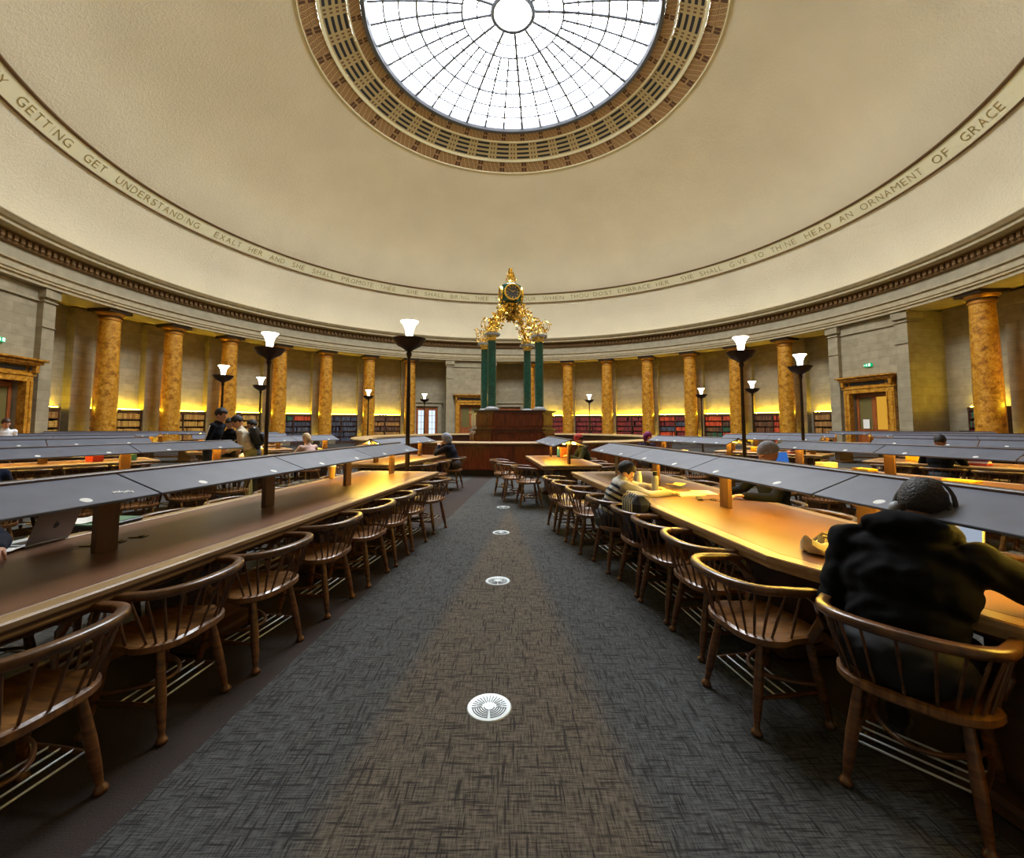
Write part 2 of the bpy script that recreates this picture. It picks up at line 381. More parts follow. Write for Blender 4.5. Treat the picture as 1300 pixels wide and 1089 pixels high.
# entablature ring
mb=MB(); mb.sweep([(20.75,7.15),(19.28,7.15),(19.28,7.42),(19.22,7.44),(19.22,7.68),(19.12,7.72),(19.12,7.78)],0,360,144)
mb.sweep([(20.75,7.3),(20.75,7.15)],0,360,144); structure('trim_1',mb,M['cornice'],20)
mb=MB(); mb.sweep([(19.12,7.78),(19.26,7.8),(19.26,8.28)],0,360,144); structure('trim_2',mb,M['frieze'],20)
mb=MB(); mb.sweep([(19.26,8.28),(19.14,8.30),(19.12,8.34),(19.12,8.62),(18.98,8.64),(18.96,8.68)],0,360,144)
nD=420
for i in range(nD):
    a=360*i/nD; p=PH(a,19.06,8.49); mb.box(p,(.16,.13,.2),rz=-R(a))
structure('trim_3',mb,M['dentil'],20)
mb=MB(); mb.sweep([(18.96,8.68),(18.66,8.70),(18.62,8.72),(18.62,8.84),(18.52,8.88),(18.44,8.97),(18.40,9.0),(18.40,9.04),(18.95,9.1)],0,360,144); structure('trim_4',mb,M['cornice'],20)
# dome
def catmull(P,n):
    out=[]
    for i in range(len(P)-1):
        p0=P[max(i-1,0)];p1=P[i];p2=P[i+1];p3=P[min(i+2,len(P)-1)]
        for k in range(n):
            t=k/n; out.append(tuple(.5*((2*p1[j])+(-p0[j]+p2[j])*t+(2*p0[j]-5*p1[j]+4*p2[j]-p3[j])*t*t+(-p0[j]+3*p1[j]-3*p2[j]+p3[j])*t**3) for j in (0,1)))
    out.append(P[-1]); return out
low=catmull([(18.85,9.05),(18.45,10.5),(17.72,11.98)],6)
mb=MB(); mb.sweep(low,0,360,160)
mb.sweep(catmull([(17.24,12.70),(15.3,14.95),(12.6,17.05),(9.39,18.87)],9),0,360,160)
mb.useuv=False; structure('ceiling_dome',mb,M['dome'],60)
mb=MB(); mb.sweep([(17.66,12.05),(17.27,12.60)],0,360,160); bandobj=structure('trim_5',mb,M['band'],60)
mb=MB(); mb.sweep([(17.72,11.98),(17.60,11.97),(17.66,12.05)],0,360,160); mb.sweep([(17.27,12.60),(17.16,12.62),(17.14,12.66),(17.24,12.70)],0,360,160); structure('trim_6',mb,M['bandline'],30)
# oculus bands
def band(name,r0,z0,r1,z1,cells,mat):
    m=MB(); n=cells*6
    for i in range(n):
        a,b=R(360*i/n),R(360*(i+1)/n)
        m.add([(r0*sin(a),r0*cos(a),z0),(r1*sin(a),r1*cos(a),z1),(r1*sin(b),r1*cos(b),z1),(r0*sin(b),r0*cos(b),z0)],[(0,1,2,3)],0,[((i/6,0),(i/6,1),((i+1)/6,1),((i+1)/6,0))])
    return structure(name,m,mat,60)
def zc(r): return 18.87+(9.39-r)*(20.17-18.87)/(9.39-6.73)
band('trim_7',9.39,18.87,8.70,zc(8.70),38,M['key'])
mb=MB(); mb.sweep([(9.43,18.85),(9.41,18.80),(9.36,18.83),(9.38,18.88)],0,360,120); mb.sweep([(8.70,zc(8.70)),(8.69,zc(8.69)-.04),(8.62,zc(8.62)-.03),(8.61,zc(8.61)-.01),(8.57,zc(8.57)-.01),(8.56,zc(8.56))],0,360,120)
mb.sweep([(7.52,zc(7.52)),(7.51,zc(7.51)-.035),(7.45,zc(7.45)-.02),(7.44,zc(7.44))],0,360,120); structure('trim_8',mb,M['band'],30)
band('trim_9',8.56,zc(8.56),7.52,zc(7.52),38,M['slots'])
band('trim_10',7.44,zc(7.44),6.98,zc(6.98),38,M['key'])
mb=MB(); mb.sweep([(6.98,zc(6.98)),(6.97,zc(6.98)-.06),(6.80,zc(6.9)-.05),(6.72,zc(6.73)),(6.72,20.6)],0,360,120); structure('trim_11',mb,M['steel'],30)
# skylight
w=thing('window_1',None,None,(0,0,0)); w['kind']='structure'
def zg(r): return 21.42-1.0*(r/6.72)**2-.22*(r/6.72)
gm,gnt,gb,go=newmat('skylight_glass'); gnt.nodes.remove(gb)
tr=gnt.nodes.new('ShaderNodeBsdfTransparent'); gl=gnt.nodes.new('ShaderNodeBsdfGlossy'); gl.inputs['Roughness'].default_value=.1; mxs=gnt.nodes.new('ShaderNodeMixShader'); mxs.inputs[0].default_value=.04
tr.inputs[0].default_value=(.97,.985,1,1)
gnt.links.new(tr.outputs[0],mxs.inputs[1]); gnt.links.new(gl.outputs[0],mxs.inputs[2]); gnt.links.new(mxs.outputs[0],go.inputs[0])
mb=MB(); mb.sweep([(r,zg(r)) for r in (.02,1,2,3,4,5,6,6.72)],0,360,72); mb.useuv=False; mb.build('pane',gm,w,60)
mb=MB()
for i in range(36):
    a=i*10+5; rin=1.0 if i%3==0 else (2.45 if i%3==1 or True else 3.9)
    th_=.07 if i%3==0 else .055
    mb.tube([PH(a,r,zg(r)-.03) for r in np.linspace(rin,6.7,7)],th_,6)
mb.build('glazing_bar',M['steel'],w,60)
for r,t in ((6.02,.055),(5.35,.055),(4.55,.07),(3.8,.05),(3.15,.045),(2.45,.065),(1.75,.045)):
    mb=MB(); mb.tube([PH(360*i/72,r,zg(r)-.03) for i in range(73)],t,6,caps=False); mb.build('glazing_ring',M['steel'],w,60)
mb=MB(); mb.sweep([(.92,zg(1)-.02),(.90,zg(1)-.12),(1.02,zg(1)-.16),(1.10,zg(1)-.1),(1.08,zg(1))],0,360,48); mb.useuv=False; mb.build('hub_ring',M['steel'],w,30)
# inscription
def text_mesh(ch):
    cu=bpy.data.curves.new('t','FONT'); cu.body=ch; cu.size=1; cu.offset=-.012; cu.resolution_u=3
    ob=bpy.data.objects.new('t',cu); dg=bpy.context.evaluated_depsgraph_get(); me=bpy.data.meshes.new_from_object(ob); 
    v=[tuple(x.co) for x in me.vertices]; f=[tuple(p.vertices) for p in me.polygons]
    bpy.data.objects.remove(ob); bpy.data.curves.remove(cu); bpy.data.meshes.remove(me)
    return v,f
GL={}
ADV=dict(I=.36,J=.4,M=.94,W=1.04,O=.9,G=.84,Q=.9,E=.68,F=.62,L=.60,S=.68,T=.66,C=.78)
words=[('ALL',-122,-118.6),('THY',-116.4,-112.6),('GETTING',-110.8,-101.9),('GET',-100.0,-96.2),('UNDERSTANDING',-94.5,-78.6),('·',-77.3,-76.9),('EXALT',-75.8,-69.9),('HER',-68.5,-65.2),('AND',-63.8,-60.2),('SHE',-58.7,-55.5),('SHALL',-53.9,-48.4),('PROMOTE',-46.7,-38.3),('THEE',-36.9,-32.4),('·',-31.2,-30.9),('SHE',-29.7,-26.4),('SHALL',-24.9,-19.2),('BRING',-17.7,-12.3),('THEE',-10.9,-6.7),('TO',-5.2,-3),('HONOUR',-1.4,6.7),('WHEN',8.3,14.5),('THOU',16.0,21.4),('DOST',22.4,27.8),('EMBRACE',29.1,38.1),('HER',39.2,42.8),('·',44.0,44.3),('SHE',45.5,48.9),('SHALL',50.2,55.8),('GIVE',57.4,61.6),('TO',63.0,65.4),('THINE',66.8,72.4),('HEAD',74.0,79.6),('AN',80.9,83.8),('ORNAMENT',85.1,96.4),('OF',98.0,101.0),('GRACE',102.8,109.6),('·',111.0,111.3),('A',113.0,114.2),('CROWN',116,123)]
R0,Z0,R1,Z1=17.645,12.07,17.285,12.58; hgt=.30
for wd,a0,a1 in words:
    lt=MB()
    tot=sum(ADV.get(c,.78) for c in wd); x=0
    for c in wd:
        wch=ADV.get(c,.78)
        if c not in GL: GL[c]=text_mesh(c)
        v,f=GL[c]
        xs=[p[0] for p in v]; xa,xb=min(xs),max(xs); ya=0
        sc=1/.73
        vs=[]
        for (px,py,_) in v:
            u=(x+wch*.5+(px-(xa+xb)/2)/max(xb-xa,.25)*(wch-.2)*(1 if xb-xa>.25 else .4))/tot
            t=.22+.56*(py*sc) if c!='·' else .5+(py-.35)*.8
            if c=='·': u=.5+(px-(xa+xb)/2)*1.2
            a=a0+(a1-a0)*u
            r=R0+(R1-R0)*t; z=Z0+(Z1-Z0)*t
            vs.append(PH(a,r-.012,z-.008))
        lt.add(vs,f); x+=wch
    lt.build('lettering',M['letter'],bandobj,0)

# ------------------------------------------------------------------ columns
def column_proto():
    t=thing('column','x','column')
    m=MB(); m.lathe([(.50,.62),(.475,.70),(.475,1.6),(.47,3),(.445,5),(.415,6.62)],32); m.build('shaft',M['marble'],t)
    m=MB(); m.box((0,0,.16),(1.2,1.2,.32),bev=.02); m.lathe([(.60,.32),(.63,.38),(.60,.46),(.54,.50),(.54,.55),(.50,.62)],32); m.build('base',M['stone2'],t)
    m=MB(); m.lathe([(.415,6.62),(.46,6.64),(.46,6.70),(.42,6.72),(.42,6.80),(.50,6.86),(.56,6.95),(.57,6.99)],32); c=m.build('capital',M['gilt'],t)
    m=MB(); m.box((0,0,7.07),(1.2,1.2,.155),bev=.015); m.lathe([(.465,6.79),(.475,6.81),(.475,6.83),(.43,6.83)],32); m.build('abacus',M['bronze'],t)
    return t
def side(phi):
    p=(phi+180)%360-180
    return p
cp=None
nm={}
for p,base in ((0,'between the far doorway and the right doorway'),(3,'between the left doorway and the far doorway')):
    pass
for i,ph in enumerate(colphis):
    p=side(ph)
    if p<-125 or p>165: continue
    q=i//7; k=i%7
    if q==0: lab='orange marble column right of the central desk, %s from the far doorway'%ORD[k]
    elif q==3: lab='orange marble column left of the central desk, %s from the left doorway'%ORD[k]
    elif q==1: lab='orange marble column beyond the right doorway, %s from it'%ORD[k]
    else: lab='orange marble column before the left doorway, %s from it'%ORD[6-k]
    if cp is None: cp=column_proto(); o=cp
    else: o=copy_tree(cp)
    o.location=PH(ph,RC); o.rotation_euler=(0,0,-R(ph)); o['label']=lab; o['kind']='thing'; o['group']='marble columns round the reading room'
ulp=None
for i,ph in enumerate(colphis):
    p=side(ph)
    if p<-125 or p>165: continue
    if ulp is None:
        ulp=thing('floor_uplighter','x','lamp'); m=MB(); m.box((0,0,.07),(.6,.16,.14),bev=.01); m.build('housing',M['bronze'],ulp); m=MB(); m.box((0,0,.142),(.54,.10,.01)); m.build('lens',M['upl'],ulp,0); o=ulp
    else: o=copy_tree(ulp)
    o.location=PH(ph,20.98); o.rotation_euler=(0,0,-R(ph)); o['label']='low bronze floor uplighter in the yellow glow behind one of the marble columns'; o['group']='floor uplighters behind the columns'
# piers on the outer wall behind the columns (part of the wall)
mb=MB()
for ph in colphis:
    for (x,y,z,a,b,c) in ((0,21.55,3.6,.98,.5,7.2),(0,21.52,6.75,1.1,.56,.3),(0,21.52,.2,1.08,.56,.4)):
        p=PH(ph,y,z); mb.box(p,(a,b,c),rz=-R(ph),bev=.01)
for p in portals: pass
for f in mb.f: pass
me_uv=[]
def boxuv(m):
    m.useuv=True; m.uv=[]
    for f in m.f:
        vs=[Vector(m.v[i]) for i in f]; n=(vs[1]-vs[0]).cross(vs[2]-vs[0]); n=n.normalized() if n.length>0 else Vector((0,0,1))
        t=Vector((-n.y,n.x,0)); t=t.normalized() if t.length>.1 else Vector((1,0,0))
        m.uv.append(tuple((v.dot(t),v.z if abs(n.z)<.9 else v.y) for v in vs))
boxuv(mb); structure('wall_pier',mb,M['stone'],30)
# ------------------------------------------------------------------ portals
def Mloc(phi,r): return Matrix.Translation(PH(phi,r))@Matrix.Rotation(-R(phi),4,'Z')   # local x to the right seen from the centre, y outward
for qi,ph in enumerate(portals):
    T=Mloc(ph,19.4); H=6.5; W=R(H)*19.45
    m=MB()
    W=2.2
    for sx in (-1,1):
        m.box((0,0,0),(.62,2.35,7.2),M=Matrix.Translation((sx*(W-.31),1.17,3.6)))
        m.v[-8:]=[tuple(T@Vector(v)) for v in m.v[-8:]]
    def lb(c,d,bev=0):
        n0=len(m.v); m.box(c,d,bev=bev); m.v[n0:]=[tuple(T@Vector(v)) for v in m.v[n0:]]
    # wall between pilasters with a door opening
    ow,oh=1.02,3.25
    for sx in (-1,1): lb((sx*(ow+W-.62)/2,.42,3.6),((W-.62-ow),.4,7.2))
    lb((0,.42,(oh+7.2)/2),(2*ow,.4,7.2-oh))
    for sx in (-1,1):
        for zz,ex,hh in ((6.95,.16,.36),(6.62,.06,.06),(5.55,.03,.04),(.2,.08,.4)): lb((sx*(W-.31),0.05+.4,zz),(.62+ex,1.0+ex,hh),.01)
    lb((0,.36,6.9),(2*W-1.2,.42,.5)); lb((0,.3,6.62),(2*W-1.2,.36,.06))
    # return walls towards the outer wall
    boxuv(m); m.mesh; structure('wall_portal',m,M['stone'],20)
    # door with its marble surround
    side_n={0:'far',1:'right',2:'near',3:'left'}[qi]
    d=thing('door_%d'%(qi+1),None,None,PH(ph,19.4),-R(ph)); d['kind']='structure'
    s_=MB()
    for sx in (-1,1):
        s_.box((sx*1.2,.13,1.62),(.36,.26,3.24),bev=.02); s_.box((sx*1.27,.08,1.62),(.12,.26,3.3),bev=.02); s_.box((sx*1.04,.10,1.62),(.05,.30,3.24),bev=.01)
    s_.box((0,.13,3.4),(2.76,.26,.36),bev=.02); s_.box((0,.08,3.5),(2.9,.26,.10),bev=.02)
    s_.box((0,.12,3.74),(2.7,.22,.34),bev=.01)
    s_.box((0,-.02,3.98),(3.0,.5,.12),bev=.03); s_.box((0,-.08,4.08),(3.16,.62,.09),bev=.03)
    for i in range(30): s_.box((-1.35+i*2.7/29,-.06,3.9),(.05,.28,.07))
    for sx in (-1,1): s_.lathe([(.001,-.05),(.10,-.05),(.12,0)],16,Matrix.Translation((sx*1.12,0,3.74))@Matrix.Rotation(R(90),4,'X')); s_.box((sx*1.32,-.02,3.76),(.14,.34,.36),bev=.03)
    s_.build('surround',M['marble'],d,30)
    m2=MB(); m2.box((0,.0,3.74),(1.9,.05,.17)); 
    for sx in (-1,1): m2.cyl((sx*1.12,-.045,3.74),.075,.03,M=Matrix.Rotation(R(90),4,'X'))
    m2.build('name_panel',M['kick'],d,30)
    for sx in (-1,1):
        lf=MB()
        for xx,wx in ((.06,.12),(.90,.14)): lf.box((sx*(xx),.42,1.62),(wx,.06,3.2),bev=.008)
        for zz,hz in ((.16,.32),(1.2,.12),(3.1,.2)): lf.box((sx*.48,.42,zz),(.84,.055,hz),bev=.008)
        lf.box((sx*.48,.43,.65),(.72,.03,1.0),bev=.01)
        L_=lf.build('door_leaf',M['doorw'],d,30)
        gl_=MB(); gl_.box((sx*.48,.44,2.15),(.72,.012,1.8)); gl_.build('pane',M['darkglass'] if (sx<0 or qi!=1) else M['amber'],L_,0)  # right doorway: amber reflection on one pane put in as a glowing colour
        hd=MB(); hd.tube([(sx*.1,.37,1.0),(sx*.1,.35,1.05),(sx*.1,.35,1.35),(sx*.1,.37,1.4)],.012); hd.build('handle',M['brass'],L_,60)
    if qi==1:
        nt_=MB(); nt_.box((-.45,.38,1.55),(.36,.006,.5)); nt_.build('notice',M['white'],d,0)
    # exit sign
    if qi in (1,3):
        e=thing('exit_sign','green lit exit sign on the stone wall above the %s doorway'%('right' if qi==1 else 'left'),'sign',PH(ph,19.5,4.72),-R(ph))
        b_=MB(); b_.box((0,.06,0),(.42,.1,.17),bev=.01); b_.build('case',M['exitg'],e)
        g_=MB()
        # running figure, arrow and door
        g_.cyl((-.04,.005,.05),.014,.006,12,M=Matrix.Rotation(R(90),4,'X')); g_.box((-.045,.004,.012),(.022,.006,.06),M=Matrix.Rotation(R(-15),4,'Y'))
        g_.box((-.02,.004,.018),(.05,.006,.012),M=Matrix.Rotation(R(20),4,'Y')); g_.box((-.07,.004,-.03),(.05,.006,.014),M=Matrix.Rotation(R(-50),4,'Y')); g_.box((-.02,.004,-.035),(.014,.006,.05),M=Matrix.Rotation(R(-20),4,'Y'))
        g_.box((.11,.004,0),(.1,.006,.13)); g_.box((-.14,.004,0),(.06,.006,.014)); g_.prism([(-.17,-.03),(-.205,0),(-.17,.03)],0,.006,M=Matrix.Translation((0,.007,0))@Matrix.Rotation(R(90),4,'X'))
        g_.build('pictogram',M['exitw'],e,0)
# glazed doorways in the outer wall flanking the far portal
for i,(ph,pm,lbl) in enumerate(((GAM-10.25,'daypane','left'),(GAM+10.25,'amber','right'))):
    d=thing('door_%d'%(i+5),None,None,PH(ph,21.7),-R(ph)); d['kind']='structure'
    s_=MB()
    for sx in (-1,1): s_.box((sx*1.15,-.1,1.6),(.34,.3,3.2),bev=.01)
    s_.box((0,-.1,3.3),(2.64,.34,.3),bev=.01); s_.box((0,-.16,3.52),(2.9,.5,.14),bev=.02); s_.build('surround',M['frieze'],d,20)
    for sx in (-1,1):
        lf=MB()
        for xx,wx in ((.10,.2),(.88,.22)): lf.box((sx*xx,-.05,1.5),(wx,.07,3.0))
        for zz,hz in ((.3,.6),(2.9,.22)): lf.box((sx*.49,-.02,zz),(.8,.06,hz))
        L_=lf.build('door_leaf',M['doorw'],d,0)
        g_=MB(); g_.box((sx*.49,-.0,1.7),(.78,.02,2.3)); g_.build('pane',M[pm],L_,0)
        g_=MB()
        for z_ in (1.1,1.7,2.3): g_.box((sx*.49,-.02,z_),(.78,.03,.03))
        g_.box((sx*.49,-.02,1.7),(.03,.03,2.3)); g_.build('glazing_bar',M['doorw'],L_,0)
# ------------------------------------------------------------------ bookcases, lights and books
bays=[]
for q in range(4):
    base=portals[q]
    for k in range(6): bays.append((base+G+k*AL+AL/2,2.72,q,k))
    if q!=0: bays.append((base+11.0,1.55,q,-1))
    if q!=3: bays.append((base+90-11.0,1.55,q,6))
palettes=[[(150,110,60),(170,130,70),(140,96,50)],[(120,34,30),(96,28,40),(136,44,40)],[(60,66,84),(74,84,110),(46,50,66)],[(196,70,30),(210,84,36),(150,44,30)],[(30,84,60),(36,96,70),(70,30,40)],[(92,60,40),(110,74,50),(60,44,34)],[(186,150,70),(200,160,84),(160,120,56)]]
BM=[[plain('cloth_binding',c,.6,noise=.15,scale=15) for c in p] for p in palettes]
baypal={-90.7:6,-80.7:6,-70.8:6}
def pal(ph,sub,sh):
    p=side(ph)
    if p<-55: return 6 if (sub+sh)%4 else 0
    if p<-45: return [4,3,2][sub%3] if sh==0 else 2
    if p<-36: return 2
    if p<-26: return [5,0][sh%2]
    if p<-15: return [3,2][sub%2] if sh<2 else 4
    if p<35: return 1
    if p<45: return [3,1,2][(sub+sh)%3]
    if p<56: return [3,3,5,4][(sub+sh)%4]
    if p<62: return [5,3][sub%2]
    if p<75: return 0
    if p<100: return 4 if sh<2 else 1
    return [1,2,3][(sub+sh)%3]
def book_mesh(w,h,d,mats):
    m=MB(); m.box((0,0,h/2),(w,d,h),bev=.006,mi=0)
    for zz in (.2,.72): m.box((0,-d/2-.001,h*zz),(w*.86,.004,h*.05),mi=1)
    return m.mesh('bound_volume',mats,20)
booksA={}
for pi_,p in enumerate(BM):
    for ci,c in enumerate(p): booksA[(pi_,ci)]=book_mesh(.062,.27,.19,[c,M['gilt']])
stuffmb={i:MB() for i in range(len(BM)*3)}
bookcases=0; books=0
cands=[]
for (ph,Wd,q,k) in bays:
    p=side(ph)
    if p<-112 or p>118: continue
    if q==0 and k==0: pass
    if q==0: lab='dark wooden bookcase right of centre, %s bay from the far doorway'%ORD[k+1]
    elif q==3: lab='dark wooden bookcase on the left, %s bay from the left doorway'%ORD[k+1]
    elif q==1: lab='dark wooden bookcase beyond the right doorway, %s bay from it'%ORD[k+1]
    else: lab='dark wooden bookcase before the left doorway, %s bay from it'%ORD[6-k]
    o=thing('bookcase',lab,'bookcase',PH(ph,21.52),-R(ph),'bookcases lining the outer wall')
    m=MB()
    for sx in (-1,1): m.box((sx*(Wd/2-.03),0,1.17),(.06,.34,2.34))
    m.box((0,0,2.3),(Wd+.02,.38,.07),bev=.01); m.box((0,.15,1.17),(Wd-.1,.03,2.3)); m.box((0,0,.06),(Wd,.34,.12)); m.box((0,-.16,2.22),(Wd,.04,.12))
    nsub=2 if Wd>2 else 1
    if nsub==2: m.box((0,0,1.17),(.06,.33,2.3))
    m.build('carcass',M['shelf'],o,0)
    sw=(Wd-.12)/nsub
    for sh in range(5):
        z=.14+sh*.42
        sm=MB(); sm.box((0,0,z-.015),(Wd-.1,.30,.03)); sm.build('shelf',M['shelf'],o,0)
    l=MB(); l.box((0,-.06,2.36),(Wd-.1,.05,.04)); l.build('light_strip',M['led'],o,0)
    for sub in range(nsub):
        for sh in range(5):
            z=.14+(4-sh)*.42+.001; pl=pal(ph,sub,sh)
            x=-Wd/2+.07+sub*(Wd/2); xe=x+(Wd/nsub)-.16
            rr=random.Random(int(ph*10)+sub*7+sh)
            while x<xe:
                wdt=rr.uniform(.05,.075); hs=rr.uniform(.92,1.08)*1.12
                if rr.random()<.03: x+=.08; continue
                pos=PH(ph,21.47)+Vector((cos(R(ph))*(x+wdt/2),-sin(R(ph))*(x+wdt/2),z))
                cands.append((-( (pos-Vector((0,-20.02,1.55))).length + (60 if sh>2 else 0)+ (100 if (abs(pos.x)>1.1*(pos.y+20)) else 0)),pos,ph,pl,rr.randrange(3),wdt/.062,hs,sub,sh,q,k))
                x+=wdt+.004
cands.sort(key=lambda c:-c[0])
for n,(d_,pos,ph,pl,ci,ws,hs,sub,sh,q,k) in enumerate(cands):
    if n<300:
        o=link('book',booksA[(pl,ci)],None,pos,-R(ph)); o.scale=(ws,1,hs)
        where={0:'right of the central desk',3:'on the left wall',1:'beyond the right doorway',2:'before the left doorway'}[q]
        row=['top','second','third','fourth','bottom'][sh]
        cn=['tan','maroon','blue-grey','orange-red','green','brown','pale tan'][pl]
        tag(o,'%s bound volume on the %s shelf of bookcase bay %s %s'%(cn,row,ORD[k+1],where),'book','%s volumes, %s shelf, bay %s %s'%(cn,row,ORD[k+1],where))
    else:
        stuffmb[pl*3+ci].box(pos+Vector((0,0,.135*hs)),(.062*ws,.19,.27*hs),rz=-R(ph))
allb=MB(); mats=[c for p in BM for c in p]
for i,m in stuffmb.items(): allb.add(m.v,m.f,i)
tag(allb.build('books',mats,None,0),'rows of bound volumes filling the farther bookcases','books',kind='stuff')
# dark cabinet beyond the right portal
o=thing('cabinet','low black cabinet in the corner beside the right doorway','cabinet',PH(88.6,21.3),-R(88.6))
m=MB(); m.box((0,0,.62),(.9,.4,1.24),bev=.01); m.build('body',M['kick'],o)
m=MB(); m.box((-.22,-.21,.62),(.4,.02,1.1),bev=.005); m.build('cabinet_door',M['black'],o); m=MB(); m.box((.22,-.21,.62),(.4,.02,1.1),bev=.005); m.build('cabinet_door',M['black'],o)
# ------------------------------------------------------------------ chairs
def seat_outline(n=36):
    P=[]
    for i in range(n):
        t=2*pi*i/n; c,s=cos(t),sin(t)
        e=.62 if s<0 else .42
        x=math.copysign(abs(c)**e,c)*(.268 if s<0 else .245); y=math.copysign(abs(s)**(.8 if s<0 else .35),s)*.225
        P.append((x,y))
    return P
def rail_pt(t):   # t in -1..1, from left arm end round the back to right arm end
    a=t*pi*.5
    if abs(t)>.62:
        u=(abs(t)-.62)/.38; x=.292+.012*sin(u*pi)-(.0 if u<.7 else (u-.7)*.02); y=-.10+u*.215; z=.722-u*.016
        return Vector((math.copysign(x,t),y,z))
    b=t/.62*pi/2; return Vector((.292*math.copysign(abs(sin(b))**.85,t) if t else 0,-.10-.205*cos(b)**.9 if cos(b)>0 else -.10,.722+.012*cos(b)))
def chair_parts():
    parts=[]
    P=seat_outline(); n=len(P); m=MB(); vs=[]; fs=[]
    rings=[(1,.462),(.93,.470),(.75,.456),(.5,.449),(.25,.447)]
    for s_,z in rings:
        for x,y in P: vs.append((x*s_,y*s_,z+(.012 if (s_<.8 and y>.1 and abs(x)<.05) else 0)))
    c=len(vs); vs.append((0,0,.447))
    for k in range(len(rings)-1):
        for i in range(n): fs.append((k*n+i,k*n+(i+1)%n,(k+1)*n+(i+1)%n,(k+1)*n+i))
    for i in range(n): fs.append(((len(rings)-1)*n+i,(len(rings)-1)*n+(i+1)%n,c))
    b0=len(vs)
    for s_,z in ((1,.436),(.95,.424)):
        for x,y in P: vs.append((x*s_,y*s_,z))
    for i in range(n): fs.append((i,b0+i,b0+(i+1)%n,(i+1)%n)); fs.append((b0+i,b0+n+i,b0+n+(i+1)%n,b0+(i+1)%n))
    fs.append(tuple(b0+n+i for i in range(n))); m.add(vs,fs)
    parts.append(('seat',m,M['seatw'],40))
    m=MB(); pts=[rail_pt(-1+2*i/40) for i in range(41)]
    rad=[.022]*41
    for i in range(41):
        if abs(-1+2*i/40)>.9: rad[i]=.018
    rad[0]=rad[40]=.010
    m.tube(pts,rad,12,flat=(1.25,.95)); parts.append(('back_rail',m,M['oakd'],60))
    for sx in (-1,1):
        m=MB(); q=rail_pt(sx*.9)
        m.tube([(sx*.235,.10,.45),(sx*.262,.135,.53),(sx*.275,.135,.60),(sx*.285,.10,.66),(q.x,q.y-.02,q.z-.01)],[.017,.019,.018,.015,.013],8,flat=(.8,1.3)); parts.append(('arm_post',m,M['oakd'],60))
    for i in range(13):
        t=-.80+1.6*i/12; q=rail_pt(t); b=t*pi*.52
        e=abs(sin(b)); x=.245*math.copysign(e**.62,b) if b else 0; y=-.205*abs(cos(b))**.8+(.06 if abs(t)>.7 else 0)
        if i==6: x=0
        m=MB(); m.tube([(x,y,.462),(x+(q.x-x)*.4,y+(q.y-y)*.4,.565),(q.x,q.y,q.z-.01)],[.0062,.0078,.0056],6); parts.append(('spindle',m,M['oakd'],60))
    legs=[((sx*.165,-.125,.44),(sx*.215,-.205,.0)) for sx in (-1,1)]+[((sx*.165,.145,.44),(sx*.225,.215,0)) for sx in (-1,1)]
    for a,b in legs:
        a=Vector(a);b=Vector(b); m=MB()
        st=[(0,.017),(.25,.021),(.5,.0245),(.72,.022),(.85,.017),(.905,.0145),(.925,.0155),(.94,.022),(.965,.027),(.985,.026),(1.0,.020)]
        m.tube([a+(b-a)*t for t,_ in st],[r for _,r in st],10); parts.append(('leg',m,M['oak'],60))
    def lp(k,z):
        a,b=map(Vector,legs[k]); return a+(b-a)*((.44-z)/.44)
    for l,r in ((0,2),(1,3)):
        m=MB(); p,q=lp(l,.165),lp(r,.165); m.tube([p,(p+q)/2,q],[.009,.0125,.009],8); parts.append(('side_stretcher',m,M['oak'],60))
    for i in range(4):
        u=.10+.17*i; p=lp(0,.165).lerp(lp(2,.165),u); q=lp(1,.165).lerp(lp(3,.165),u)
        m=MB(); m.tube([p+Vector((0,0,.006)),q+Vector((0,0,.006))],.0045,6); parts.append(('rack_rod',m,M['grille'],60))
    m=MB(); p,q=lp(2,.20),lp(3,.20); pts=[]
    for i in range(15):
        t=i/14; pts.append(Vector((p.x+(q.x-p.x)*t, p.y-.24*sin(pi*t)**.7, .20)))
    m.tube(pts,.011,8); parts.append(('bow_stretcher',m,M['oak'],60))
    return parts
CP=[(n,m.mesh(n,mt,s)) for n,m,mt,s in chair_parts()]
joined=MB(); jm=[M['seatw'],M['oakd'],M['oak'],M['grille']]
for n,m,mt,s in chair_parts():
    if n=='rack_rod': pass
    joined.add(m.v,m.f,jm.index(mt))
CJ=joined.mesh('far_chair',jm,50)
NCH=0
def chair(pos, face, label, group=None, detail=True):
    """face: unit direction the sitter looks in"""
    global NCH; NCH+=1
    rz=atan2(-face[0],face[1])
    if detail:
        t=thing('armchair',label,'chair',(pos[0],pos[1],0),rz,group)
        for n,me in CP: link(n,me,t)
    else:
        t=link('armchair',CJ,None,(pos[0],pos[1],0),rz); tag(t,label,'chair',group)
    return t
